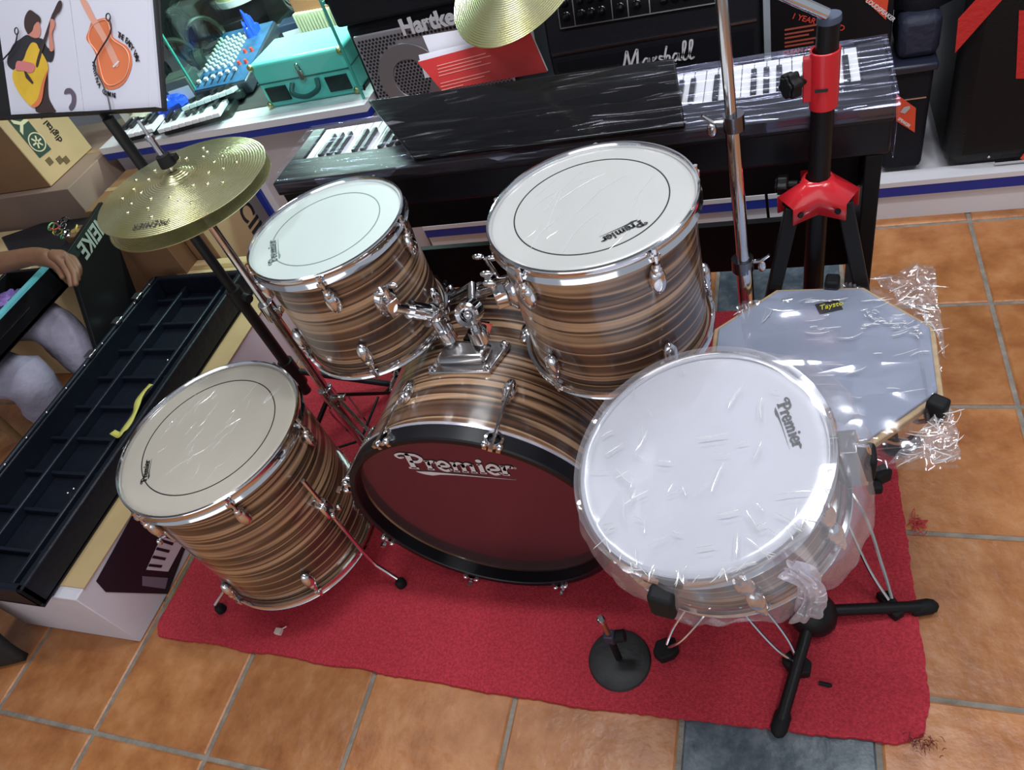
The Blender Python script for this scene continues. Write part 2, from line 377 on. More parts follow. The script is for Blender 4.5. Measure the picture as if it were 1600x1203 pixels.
# ------------------------------------------------------------------ carpet
def carpet():
    N = []
    x0, x1, y0, y1 = -1.585, .243, .462, 1.62
    def edge(a, b, n):
        for i in range(n):
            t = i / n; p = Vector(a).lerp(Vector(b), t); k = noise.noise(Vector((p.x * 9, p.y * 9, 3))) * .006 + random.uniform(-.0015, .0015)
            d = (Vector(b) - Vector(a)).normalized(); N.append((p.x - d.y * k, p.y + d.x * k))
    edge((x0, y0 + .03), (x0 + .02, y0), 5); edge((x0 + .02, y0), (-.45, .448), 130); edge((-.45, .448), (x1 - .06, y0 + .008), 90)
    edge((x1 - .06, y0 + .008), (x1 - .015, y0 + .03), 6); edge((x1 - .015, y0 + .03), (x1, y0 + .09), 8); edge((x1, y0 + .09), (x1 - .008, 1.05), 70); edge((x1 - .008, 1.05), (x1 - .03, y1), 50)
    edge((x1 - .03, y1), (x0 + .02, y1), 100); edge((x0 + .02, y1), (x0, y0 + .03), 90)
    m = mat('red_carpet_pile', (.60, .052, .076), .95, spec=.15, bump=.6, bscale=420, var=.12, vscale=180, vcol=(.52, .042, .060))
    o = MB().prism(N, .001, .010).obj('carpet', m)
    return tag(o, 'red rectangular carpet with frayed edges under the drum kit', 'carpet')
carpet()
fr = MB()
for i in range(46):
    a = random.uniform(0, 2 * PI); c = Vector((.222 + random.gauss(0, .012), .478 + random.gauss(0, .008), .012))
    fr.tube([c, c + Vector((math.cos(a) * .004, math.sin(a) * .004, .004)), c + Vector((math.cos(a) * .009, math.sin(a) * .009 - .003, .001))], .0006, 4)
tag(fr.obj('frayed_thread', mat('dark_thread', (.16, .03, .03), .9)), 'tuft of dark frayed threads at the near right carpet corner', 'thread')
fr = MB()
for i in range(14):
    pts = [Vector((.262 + random.gauss(0, .01), .93 + random.gauss(0, .012), .004 + random.random() * .012)) for _ in range(4)]
    fr.tube(smooth_pts(pts), .0009, 4)
tag(fr.obj('yarn_tuft', mat('red_thread', (.55, .05, .05), .9)), 'small tuft of red yarn on tiles beside the carpet edge', 'thread')
tag(MB().bb((-1.205, .505, .010), (-1.188, .52, .022)).cyl((-1.19, .52, .016), (-1.18, .528, .016), .002, n=8).obj('foam_scrap', mat('cream_foam', (.75, .62, .55), .6), bev=.002), 'small cream coloured scrap on the carpet by the floor tom', 'scrap')
tag(MB().cyl((.055, .56, .014), (.075, .558, .014), .0042, n=10).cyl((.075, .558, .014), (.078, .558, .014), .003, n=10).obj('rubber_plug', RUBBER), 'tiny black rubber plug lying on red carpet right of the mic stand', 'plug')

# ------------------------------------------------------------------ drums
def head_mat(name, col, rough, bump, bs, coat=0):
    return mat(name, col, rough, bump=bump, bscale=bs, var=.05, vscale=5, stretch=(1, .35, 1), coat=coat)
def hoop_prof(r, z, h, flip=1):
    """flanged steel counterhoop, closed section"""
    s = flip
    p = [(r - .0045, z), (r - .001, z - .001 * s), (r, z - .003 * s), (r - .002, z - .006 * s), (r - .0035, z - h * .55 * s), (r - .001, z - h * .8 * s), (r + .002, z - h * s),
         (r - .004, z - h * s), (r - .008, z - h * .7 * s), (r - .0075, z - .004 * s)]
    return p
def add_lugs(t, rs, z_hoop, zl, n, off, up, small=1.0):
    s = 1 if up else -1
    lug = MB()
    lug.ell((rs + .008, 0, zl), (.012 * small, .014 * small, .027 * small)); lug.ell((rs + .010, 0, zl + s * .02 * small), (.010, .009, .012))
    lug.cyl((rs + .012, 0, zl + s * .018), (rs + .012, 0, zl + s * .034), .006, n=10)
    lm = lug.mesh('lug', CHROME)
    rod = MB().cyl((rs + .0125, 0, zl + s * .03), (rs + .0125, 0, z_hoop + s * .010), .0030, n=8)
    rod.cyl((rs + .0125, 0, z_hoop - s * .008), (rs + .0125, 0, z_hoop + s * .001), .0065, n=10); rod.cyl((rs + .0125, 0, z_hoop + s * .001), (rs + .0125, 0, z_hoop + s * .012), .0042, n=6)
    rod.box((rs + .009, 0, z_hoop - s * .006), (.012, .018, .005))
    rm = rod.mesh('tension_rod', CHROME)
    for k in range(n):
        M = Matrix.Rotation(math.radians(off + 360 / n * k), 4, 'Z')
        o = bpy.data.objects.new('lug', lm); COL.objects.link(o); o.parent = t; o.matrix_local = M
        q = bpy.data.objects.new('tension_rod', rm); COL.objects.link(q); q.parent = o
def drum_body(t, rh, L, n, off, hm, ringr=None, hoop_h=.024, lug_z=.065, bottom=True):
    rs = rh - .011
    MB().lathe([(rs, .012), (rs, L - .012), (rs - .006, L - .010), (rs - .006, .014)], 96, None, True).obj('shell', WRAP, t)
    MB().lathe(hoop_prof(rh, L, hoop_h), 96, None, True).obj('top_hoop', CHROME, t)
    MB().lathe(hoop_prof(rh, 0, hoop_h, -1), 96, None, True).obj('bottom_hoop', CHROME, t)
    hd = MB().lathe([(0, L - .007), (rs - .012, L - .007), (rs - .004, L - .0068), (rs + .001, L - .0085), (rs + .0035, L - .011)], 96, caps=False).obj('drum_head', hm, t)
    MB().lathe([(0, .012), (rs - .004, .012), (rs + .002, .018)], 64, caps=False).obj('bottom_head', hm, t)
    if ringr:
        MB().lathe([(ringr - .0011, L - .0069), (ringr - .0011, L - .0064), (ringr + .0011, L - .0064), (ringr + .0011, L - .0069)], 96, None, True).obj('printed_ring', INK, hd)
    add_lugs(t, rs, L - hoop_h * .6, L - lug_z, n, off, True)
    if bottom: add_lugs(t, rs, hoop_h * .6, lug_z, n, off, False)
    return hd, rs
def logo_on(hd, t, z, pxa, pxb, zt, m, base=None):
    """maker's name lying on a level head: reads from pixel a to pixel b"""
    a, b = Pz(pxa, zt), Pz(pxb, zt); x = b - a; M = frame(a, x, Vector((0, 0, 1)).cross(x)); M.translation.z += .0006
    inv = Matrix.Translation(t.location).inverted()
    return premier(m, hd, inv @ M, x.length)
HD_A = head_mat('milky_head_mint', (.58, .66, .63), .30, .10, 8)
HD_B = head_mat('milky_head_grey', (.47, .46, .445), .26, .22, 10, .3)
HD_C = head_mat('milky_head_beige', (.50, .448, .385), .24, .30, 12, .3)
GREYINK = mat('grey_print', (.22, .27, .26), .5)
# rack toms
L1 = .27
t1 = thing('rack_tom', 'smaller striped rack tom with mint white head, beside the hi-hat', 'drum', (-.828, 1.0, .864 - L1), group='drums of the kit')
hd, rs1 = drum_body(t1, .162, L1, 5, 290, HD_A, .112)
hd.children[0].data.materials[0] = GREYINK
logo_on(hd, t1, L1, (434, 410), (431, 374), .8572, GREYINK)
L2 = .295
t2 = thing('rack_tom', 'larger striped rack tom with upside-down dark logo on its head', 'drum', (-.298, .974, .876 - L2), group='drums of the kit')
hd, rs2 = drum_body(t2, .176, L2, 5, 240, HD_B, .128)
logo_on(hd, t2, L2, (1006, 342), (938, 373), .8692, INK)
crease_glints(hd, lambda u, v: (.13 * (u - .5) * 2 * .7, .13 * (v - .5) * 2 * .7, L2 - .0064), 20, 4, .02, .12, 1.0, .35, .0005)
# tom brackets
def bracket(t, c, ang, z):
    d = Vector((math.cos(ang), math.sin(ang), 0)); b = Vector((c[0], c[1], z)) - t.location if False else Vector((0, 0, z)); 
    r = (rs1 if t is t1 else rs2); p = b + d * r; s = Vector((-d.y, d.x, 0)); up = Vector((0, 0, 1))
    M = frame(p, s, up)
    mb = MB(); mb.lathe([(0, .012), (.018, .010), (.024, .002), (.024, -.002)], 20, M @ Matrix.Diagonal((1, 1.5, 1, 1)))
    o = mb.obj('bracket_plate', CHROME, t)
    mb2 = MB(); mb2.cyl(p + d * .012, p + d * .034, .017, .014, n=16); mb2.box(p + d * .024, (.022, .026, .034), math.atan2(d.y, d.x)); mb2.cyl(p + d * .03 + up * .02, p + d * .03 + up * .036, .006, n=10)
    mb2.obj('bracket_clamp', CHROME, o, bev=.005)
    w2 = MB(); q = p + d * .034 + up * .036; w2.cyl(q, q + up * .012, .006, n=10); w2.ell(q + s * .014 + up * .01, (.013, .005, .007)); w2.ell(q - s * .014 + up * .01, (.013, .005, .007)); w2.obj('wing_screw', CHROME, o)
bracket(t1, None, math.radians(-38), .15)
bracket(t2, None, math.radians(205), .17)
# floor tom
LF = .42; FT = Vector((-1.172, .73, .133))
t3 = thing('floor_tom', 'large striped floor tom on three chrome legs, nearest the keyboard carton', 'drum', FT, group='drums of the kit')
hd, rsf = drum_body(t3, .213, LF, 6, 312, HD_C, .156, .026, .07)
logo_on(hd, t3, LF, (229, 754), (235, 718), .5462, INK)
crease_glints(hd, lambda u, v: (.16 * (u - .5) * 1.5, .16 * (v - .5) * 1.5, LF - .0064), 34, 5, .015, .07, 1.35, .25, .0007)
for fx, fy in ((-.905, .672), (-1.402, .55), (-1.205, 1.00)):
    f = Vector((fx, fy, 0)) - FT; d = Vector((f.x, f.y, 0)).normalized(); up = Vector((0, 0, 1)); f.z = .012 - FT.z
    p = d * (rsf + .018); s = Vector((-d.y, d.x, 0))
    br = MB(); br.box(p + up * .21 - d * .006, (.03, .03, .05), math.atan2(d.y, d.x)); b = br.obj('leg_bracket', CHROME, t3, bev=.006)
    wg = MB(); q = p + up * .21 + d * .014; wg.cyl(q, q + d * .014, .005, n=8); wg.ell(q + d * .016 + s * .011, (.006, .006, .010)); wg.ell(q + d * .016 - s * .011, (.006, .006, .010)); wg.obj('wing_screw', CHROME, b)
    lg = MB().tube([p + up * .32, p + up * .10, p + up * .02, p.lerp(f, .15) + up * (-.03), f + up * .03], .0052, 10).obj('leg', CHROME, t3)
    MB().lathe([(0, -.010), (.010, -.010), (.0135, -.004), (.0135, .012), (.009, .02), (.006, .022)], 14, Matrix.Translation(f)).obj('rubber_foot', RUBBER, lg)

# bass drum, built along its own axis and laid down: local Z = towards the camera (-Y)
RB = .29; BD = .43
bd = thing('bass_drum', 'big striped bass drum with black hoop and maroon front head', 'drum', (-.604, .70 + BD, RB + .010), (PI / 2, 0, 0), group='drums of the kit')
# local: x = world x, y = world z, z = world -y ; front at z = BD
rb = RB - .012
MB().lathe([(rb, .03), (rb, BD - .03), (rb - .007, BD - .03), (rb - .007, .03)], 128, None, True).obj('shell', WRAP, bd)
HOOPB = mat('black_hoop', (.004, .004, .007), .36, spec=.4)
INLAY = mat('silver_inlay', (.70, .68, .78), .25, metal=.6)
for z0, z1, nm in ((BD - .04, BD, 'front_hoop'), (0, .04, 'rear_hoop')):
    hp = MB().lathe([(RB - .003, z0), (RB, z0 + .003), (RB, z1 - .003), (RB - .003, z1), (RB - .014, z1), (RB - .016, z1 - .002), (RB - .016, z0)], 128, None, True).obj(nm, HOOPB, bd)
    zz = z0 + .001 if nm == 'front_hoop' else z1 - .004
    MB().lathe([(RB - .001, zz), (RB + .0012, zz), (RB + .0012, zz + .006), (RB - .001, zz + .006)], 128, None, True).obj('inlay_band', INLAY, hp)
BHEAD = mat('smoky_maroon_head', (.060, .028, .030), .16, bump=.05, bscale=9, spec=.8, coat=.6)
hd = MB().lathe([(0, BD - .036), (RB - .035, BD - .036), (RB - .022, BD - .033), (RB - .013, BD - .032)], 128, caps=False).obj('front_head', BHEAD, bd)
MB().lathe([(0, .022), (RB - .013, .022)], 64).obj('rear_head', HD_B, bd)
yh = .70 + .036
a, b_ = Py((628, 730), yh), Py((806, 743), yh)
inv = bd.matrix_basis.inverted() if False else (Matrix.Translation(bd.location) @ Matrix.Rotation(PI / 2, 4, 'X')).inverted()
M = frame(a, Vector((b_.x - a.x, 0, b_.z - a.z)), Vector((0, 0, 1))); M.translation.y -= .001
premier(WINK, hd, inv @ M, (b_ - a).length, bold=1.06)
# claws, rods and lugs
cl = MB(); R0 = RB
cl.lathe([(.018, -.004), (.018, .004), (.013, .005), (.011, .001)], 18, frame((R0 + .004, 0, BD - .014), (0, 1, 0), (0, 0, 1)), True); cl.box((R0 - .001, .013, BD + .002), (.012, .008, .005)); cl.box((R0 - .001, -.013, BD + .002), (.012, .008, .005))
cl.ell((R0 + .005, .014, BD + .0), (.008, .007, .008)); cl.ell((R0 + .005, -.014, BD + .0), (.008, .007, .008))
clm = cl.mesh('claw', CHROME)
rd = MB().cyl((R0 + .016, 0, BD + .016), (rb + .02, 0, BD - .115), .0035, n=8); rd.box((R0 + .016, 0, BD + .012), (.008, .008, .012))
rdm = rd.mesh('tension_rod', CHROME)
lg = MB().ell((rb + .008, 0, BD - .135), (.013, .014, .030)); lg.ell((rb + .013, 0, BD - .115), (.010, .010, .012)); lg.cyl((rb + .016, 0, BD - .12), (rb + .016, 0, BD - .10), .0075, n=10)
lgm = lg.mesh('lug', CHROME)
def flipM(): return Matrix.Translation((0, 0, BD)) @ Matrix.Diagonal((1, 1, -1, 1))
for k in range(8):
    for fl in (0, 1):
        M = Matrix.Rotation(math.radians(22.5 + 45 * k), 4, 'Z')
        if fl: M = M @ Matrix.Rotation(PI, 4, 'X') @ Matrix.Translation((0, 0, -BD))
        o = bpy.data.objects.new('lug', lgm); COL.objects.link(o); o.parent = bd; o.matrix_local = M
        for nm, me in (('tension_rod', rdm), ('claw', clm)):
            q = bpy.data.objects.new(nm, me); COL.objects.link(q); q.parent = o
# double tom holder on top of the bass drum (world coordinates)
def loc_bd(p): return inv @ Vector(p)
th = thing('tom_holder', 'chrome double tom holder bolted on top of the bass drum', 'tom holder', (-.60, .915, RB * 2 - .006))
W0 = Vector(th.location)
zt = RB * 2 + .006
pl = MB()
pl.prism([(-.075, -.045), (.06, -.045), (.085, .035), (-.055, .04)], -.006, .008)
plate = pl.obj('base_plate', CHROMED, th, bev=.003)
MB().prism([(-.058, -.03), (.05, -.03), (.055, .02), (-.045, .03)], .006, .030).obj('mount_block', CHROMED, th, bev=.012)
for x, y in ((-.066, -.036), (.052, -.036), (.074, .026)):
    MB().lathe([(0, .017), (.006, .015), (.0085, .008)], 12, Matrix.Translation((x, y, 0))).obj('bolt', CHROME, plate)
def post(pts, r, nm='post'): return MB().tube(pts, r, 14).obj(nm, CHROME, th)
lp = post([(-.035, .02, .025), (-.052, .028, .085)], .012, 'left_post')
MB().cyl((-.035, .02, .035), (-.039, .022, .06), .019, n=16).obj('collar', CHROME, lp)
MB().ell((-.055, .03, .098), (.022, .021, .023)).cyl((-.055, .002, .098), (-.055, .06, .098), .010, n=10).obj('ball_joint', CHROME, lp)
post([(-.055, .03, .098), (-.085, -.027, .17)], .010, 'tom_arm')
MB().cyl((-.056, .028, .102), (-.073, -.003, .141), .018, n=18).obj('arm_sleeve', CHROME, lp)
rp = post([(.035, .015, .025), (.03, .028, .08)], .013, 'right_post')
MB().cyl((.035, .015, .035), (.034, .02, .06), .020, n=16).obj('collar', CHROME, rp)
a0 = Vector((.028, .026, .098))
MB().lathe([(.024, -.02), (.026, .012), (.022, .016), (.015, .012), (.013, -.01)], 22, frame(a0, (1, 0, 0), (.1, .45, 1))).obj('receiver_cup', CHROME, rp)
MB().ell(a0 + Vector((0, -.004, -.0)), (.010, .010, .010)).obj('cup_nut', CHROME, rp)
# L arm to the larger tom
A, B = Py((704, 470), 1.09), Py((806, 436), 1.03)
MB().tube([A - W0, B - W0], .0145, 16).obj('tom_arm', CHROME, th)
mid = A.lerp(B, .45) - W0
MB().cyl(mid - (B - A).normalized() * .012, mid + (B - A).normalized() * .012, .019, n=16).obj('memory_clamp', CHROME, th)
wn = MB(); q = A.lerp(B, .75) - W0 + Vector((0, .012, .012)); wn.cyl(q, q + Vector((-.012, .0, .05)), .0045, n=8); e_ = q + Vector((-.012, 0, .05)); wn.ell(e_ + Vector((-.014, 0, .004)), (.013, .006, .007)); wn.ell(e_ + Vector((.014, 0, -.002)), (.013, .006, .007)); wn.obj('wing_bolt', CHROME, th)
MB().tube([(.03, .035, .09), (.02, .09, .11), A - W0], .010, 10).obj('arm_elbow', CHROME, th)
# maker's badge on the bass shell
bp = Pz((752, 520), .575); bm_ = thing('drum_badge', 'small red and black badge on the bass drum shell', 'badge', bp)
sx = Vector((1, 0, -.25)).normalized()
M = frame((0, 0, .006), sx, (0, 1, 0))
MB().prism([(-.03, -.028), (.026, -.028), (.034, .03), (-.02, .03)], -.006, .002, M).obj('badge_plate', GLOSSB, bm_)
MB().prism([(-.012, -.022), (.020, -.022), (.027, .024), (-.004, .024)], .002, .003, M).obj('red_panel', mat('badge_red', (.7, .09, .05), .3), bm_)
bm_.location.z = .29 + math.sqrt(max(0, .29 ** 2 - (bp.x + .604) ** 2)) - .008
# ------------------------------------------------------------------ snare in its plastic bag
nS = Vector((-.213, -.127, .969)).normalized(); LS = .15
cS = Vector((-.125, .625, .662)); bS = cS - nS * LS
xs = Vector((1, 0, 0)); xs = (xs - nS * xs.dot(nS)).normalized(); MS = frame(bS, xs, nS.cross(xs))
sn = thing('snare_drum', 'striped snare drum with white head, still inside its clear plastic bag', 'drum', group='drums of the kit')
sn.matrix_world = MS
HD_S = head_mat('white_coated_head', (.60, .60, .67), .34, .06, 6)
hd, rss = drum_body(sn, .187, LS, 8, 20, HD_S, None, .022, .045)
a = Pp((1212, 627), cS - nS * .0068, nS); b_ = Pp((1240, 702), cS - nS * .0068, nS); x = b_ - a
M = frame(a + nS * .0006, x, nS.cross(x)); premier(INK, hd, MS.inverted() @ M, x.length)
to = MB(); to.box((rss + .02, .02, .075), (.03, .035, .10)); to.tube([(rss + .02, .02, .12), (rss + .045, .02, .11), (rss + .045, .02, .05)], .004, 8); to.obj('strainer', CHROME, sn, bev=.004)
BAG = film('clear_polythene', (.92, .90, .96), .76, .16, .055, 13, (1, 1, .35), .42)
def bagfn(u, v):
    t = 2 * PI * u
    # extra slack to the right and to the near right, in the snare's own frame
    k = .004 + .016 * max(0, math.cos(t - math.radians(15))) ** 1.4 + .016 * max(0, math.cos(t + math.radians(50))) ** 2 + .012 * max(0, math.cos(t - math.radians(80))) + .006 * max(0, math.cos(t + math.radians(145)))
    R = .189 + k
    prof = [(0, LS + .002), (.60, LS + .003), (.92, LS + .007), (1.0, LS + .004), (1.03, LS - .03), (1.04, LS - .08), (1.0, .02), (.88, -.012), (.5, -.016), (0, -.014)]
    f = v * (len(prof) - 1); i = min(int(f), len(prof) - 2); g = f - i
    r = prof[i][0] + (prof[i + 1][0] - prof[i][0]) * g; z = prof[i][1] + (prof[i + 1][1] - prof[i][1]) * g
    rr = .189 * r if r <= 1 and i < 3 else (.189 + (R - .189) * min(1, (i + g - 3) / 1.2 if i >= 3 else 0)) * r
    fold = noise.noise(Vector((math.cos(t) * 3.2, math.sin(t) * 3.2, z * 7 + 5))); fold2 = noise.noise(Vector((math.cos(t) * 9, math.sin(t) * 9, z * 16)))
    if i >= 3: rr += (.010 * fold + .005 * fold2) * (1.3 if v < .85 else .5); rr = max(rr, .192 if i < 6 else 0)
    elif v > .2: z += .0015 * abs(fold)
    return (rr * math.cos(t), rr * math.sin(t), z)
MB().grid(bagfn, 150, 60).obj('plastic_bag', BAG, sn)
crease_glints(sn, lambda u, v: (.17 * math.sqrt(u) * math.cos(6.28 * v), .17 * math.sqrt(u) * math.sin(6.28 * v), LS + .004), 46, 6, .012, .05, None, .5, .0008)
crease_glints(sn, lambda u, v: (.18 * math.cos(-2.4 + 2.6 * v) * (1 + .03 * u), .18 * math.sin(-2.4 + 2.6 * v) * (1 + .03 * u), LS + .006), 40, 16, .01, .03, None, .5, .0008)
# gathered neck of the bag, hanging at the near right
kn = MB()
def knot(u, v):
    t = 2 * PI * u; ang = math.radians(-52)
    ax = Vector((math.cos(ang), math.sin(ang), 0)); side = Vector((-ax.y, ax.x, 0))
    p = ax * (.212 + .012 * math.sin(v * 3)) + Vector((0, 0, .150 - .135 * v)) + side * (.01 * math.sin(v * 5))
    r = .010 + .013 * v ** 2 + .005 * math.sin(3 * t + v * 6) + .004 * math.sin(7 * t)
    return p + (ax * math.cos(t) * .7 + side * math.sin(t)) * r
kn.grid(knot, 40, 16).obj('bag_neck', film('bunched_polythene', (.88, .85, .94), .45, .2, .9, 40, (1, 1, 1), .6), sn)
# snare stand: double-braced legs, rubber feet, basket grips
ss = thing('snare_stand', 'chrome snare drum stand with black rubber feet under the bagged snare', 'drum stand', (-.115, .67, 0))
O = Vector(ss.location)
MB().cyl((0, 0, .07), (-.005, -.02, .44), .011, n=12).obj('pole', CHROME, ss)
MB().cyl((0, 0, .15), (0, 0, .19), .018, n=14).obj('leg_collar', CHROME, ss)
for fx, fy in ((-.234, .586), (.012, .590), (-.125, .85)):
    f = Vector((fx, fy, .022)) - O; d = Vector((f.x, f.y, 0)).normalized(); s = Vector((-d.y, d.x, 0))
    l = MB()
    for q in (-1, 1):
        l.tube(smooth_pts([Vector((0, 0, .17)) + s * q * .010 + d * .018, f * .45 + Vector((0, 0, .12)) + s * q * .019, f * .8 + Vector((0, 0, .055)) + s * q * .016, f + s * q * .004 + Vector((0, 0, .018))], 5), .0034, 7)
    lg = l.obj('leg', CHROME, ss)
    M = frame(f, d, s)
    MB().prism([(-.022, -.012), (-.018, .012), (.0, .02), (.026, .016), (.034, -.004), (.016, -.022), (-.006, -.02)], -.012, .016, M).obj('rubber_foot', RUBBER, lg, bev=.003)
for px, z in (((1036, 940), .60), ((1352, 722), .62), ((1025, 600), .56)):
    e = Pz(px, z) - O; c0 = Vector((-.005, -.02, .43)); d = Vector((e.x - c0.x, e.y - c0.y, 0)).normalized()
    ar = MB().tube([c0, e - d * .03 + Vector((0, 0, -.05)), e - d * .004 + Vector((0, 0, -.03)), e], .006, 8).obj('basket_arm', CHROME, ss)
    s = Vector((-d.y, d.x, 0)); M = frame(e, s, d)
    MB().box((0, 0, 0), (.036, .026, .052), 0, M).obj('rubber_grip', RUBBER, ar, bev=.006)

# ------------------------------------------------------------------ black tripod base
tr = thing('tripod_stand', 'black tubular tripod stand with rubber end caps in front of bagged snare', 'stand', (.046, .684, 0))
O = Vector(tr.location)
MB().lathe([(0, .018), (.036, .022), (.046, .040), (.046, .06), (.034, .082), (.016, .095)], 24).obj('hub', BLACK, tr)
MB().cyl((0, 0, .08), (0, 0, .30), .011, n=14).obj('pole', BLACK, tr)
for f in ((.262, .738), (-.018, .462), (-.10, .84)):
    f = Vector((f[0], f[1], .018)) - O; d = f.normalized(); p0 = Vector((d.x * .03, d.y * .03, .055))
    l = MB().cyl(p0, f, .0115, n=14).obj('leg', BLACK, tr)
    MB().tube([f - d * .035, f - d * .03, f + d * .0, f + d * .010, f + d * .016], [.0125, .0155, .0155, .012, .004], 14).obj('end_cap', RUBBER, l)

# ------------------------------------------------------------------ practice pad on its stand
ZP = .50
pd = thing('practice_pad', 'octagonal grey practice pad with yellow-on-black label in clear plastic', 'drum pad', (.054, .965, ZP))
O = Vector(pd.location); angs = [math.radians(22.5 + 45 * k - 2) for k in range(8)]
oc = [(.206 * math.cos(t), .206 * math.sin(t)) for t in angs]; oi = [(.196 * math.cos(t), .196 * math.sin(t)) for t in angs]
MB().prism(oc, -.018, -.002).obj('wood_base', mat('pale_wood', (.50, .34, .18), .55, var=.15, vscale=3, stretch=(1, 14, 1)), pd, bev=.002)
MB().prism(oi, -.002, .004).obj('rubber_face', mat('grey_pad_rubber', (.27, .30, .40), .42, bump=.12, bscale=18), pd, bev=.002)
a, b_ = Pz((1277, 484), ZP + .004), Pz((1313, 476), ZP + .004); x = b_ - a; lw = x.length
M = Matrix.Translation(-O) @ frame(a, x, Vector((0, 0, 1)).cross(x))
lb = MB().box((lw / 2, .0, .0012), (lw, lw * .68, .001), 0, M).obj('label', INK, pd)
text('label_text', 'Taysto', lw * .42, mat('yellow_print', (.75, .68, .02), .5), lb, M @ Matrix.Translation((lw * .07, -lw * .10, .002)), offset=.0001, shear=.35, sx=.9)
FILM2 = film('crinkled_film', (.95, .93, 1.0), .88, .10, .16, 11, (.5, 1.6, 1), .15)
c4 = [Pz((1150, 478), ZP) - O, Pz((1458, 414), ZP) - O, Pz((1502, 716), ZP) - O, Pz((1215, 760), ZP) - O]
def padfilm(u, v, dz=.012):
    p = c4[0].lerp(c4[1], u).lerp(c4[3].lerp(c4[2], u), v)
    r = math.hypot(p.x, p.y); e = max(0, (r - .19) / .08)
    # waist in at the edges between the corners
    p = p * (1 - .05 * math.sin(PI * u) * (abs(v - .5) > .4) - .06 * math.sin(PI * v) * (u > .88))
    q = Vector((p.x, p.y, 0)) + O
    z = (.006 if r < .205 else .004 - .03 * min(1, e)) + .0035 * noise.noise(q * 16) + (.010 * noise.noise(Vector((q.x * 30, q.y * 30, 2))) if r > .2 else 0)
    return (p.x, p.y, z + .003 if r < .205 else z)
MB().grid(padfilm, 90, 90).obj('plastic_bag', FILM2, pd)
crease_glints(pd, lambda u, v: (-.02 + .19 * u, -.15 + .30 * v, .0125), 40, 8, .01, .05, .15, .2, .0008)
crease_glints(pd, lambda u, v: (.08 + .09 * u, .09 + .03 * v - .06 * u, .0125), 40, 9, .005, .014, -.4, .6, .0009)
FLAP = film('crumpled_flap', (1, .97, 1), .62, .12, .6, 40, (1, 1, 1), .2)
def flap3(px4, seed):
    q = [Pz(p, ZP) - Vector(pd.location) for p in px4]
    def fn(u, v):
        p = q[0].lerp(q[1], u).lerp(q[3].lerp(q[2], u), v); w = Vector((p.x, p.y, seed))
        return (p.x + .004 * noise.noise(w * 40), p.y + .004 * noise.noise(w * 43), .006 - .012 * v + .013 * noise.noise(w * 26) + .007 * noise.noise(w * 60))
    MB().grid(fn, 34, 34).obj('bag_flap', FLAP, pd)
    crease_glints(pd, lambda u, v: Vector(fn(u, v)) + Vector((0, 0, .003)), 26, int(seed * 10), .01, .05, None, .5, .0008)
flap3([(1362, 438), (1458, 414), (1480, 560), (1455, 500)], 1.3)
flap3([(1478, 630), (1492, 655), (1502, 716), (1388, 722)], 2.7)
flap3([(1150, 477), (1240, 468), (1205, 520), (1160, 545)], 4.1)
ps = thing('pad_stand', 'black practice pad stand with rubber-tipped arms', 'stand', (.054, .965, 0))
O = Vector(ps.location)
MB().cyl((0, 0, .06), (0, 0, ZP - .05), .011, n=12).obj('pole', BLACK, ps)
for fx, fy in ((.19, .735), (.26, 1.13), (-.17, 1.05)):
    f = Vector((fx, fy, .02)) - O; d = Vector((f.x, f.y, 0)).normalized(); s = Vector((-d.y, d.x, 0)); l = MB()
    for q in (-1, 1):
        l.tube(smooth_pts([Vector((0, 0, .22)) + s * q * .008, f * .5 + Vector((0, 0, .16)) + s * q * .019, f * .8 + Vector((0, 0, .07)) + s * q * .014, f + Vector((0, 0, .02)) + s * q * .004], 5), .0036, 7)
    lg = l.obj('leg', CHROMED, ps); M = frame(f, d, s)
    MB().prism([(-.026, -.012), (-.02, .013), (.03, .013), (.034, -.009), (.02, -.014)], -.010, .014, M).obj('rubber_foot', RUBBER, lg, bev=.003)
for px in ((1300, 449), (1462, 638), (1200, 640)):
    e = Pz(px, ZP) - O; d = Vector((e.x, e.y, 0)).normalized(); s = Vector((-d.y, d.x, 0))
    ar = MB().tube([(0, 0, ZP - .07), e * .9 + Vector((0, 0, -.05)) - Vector((0, 0, e.z * .9)) + Vector((0, 0, ZP - .0)), Vector((e.x, e.y, ZP - .03)), Vector((e.x, e.y, ZP))], .005, 8).obj('arm', CHROMED, ps)
    M = frame(Vector((e.x, e.y, ZP)) + d * .002, d, s); MB().box((0, 0, .0), (.030, .026, .045), 0, M).obj('rubber_grip', RUBBER, ar, bev=.005)
kb = Pz((1376, 742), .40) - O; MB().box(kb, (.03, .022, .03), .6).box(kb + Vector((-.01, -.022, -.005)), (.022, .02, .02), .2).obj('clamp_knob', RUBBER, ps, bev=.004)

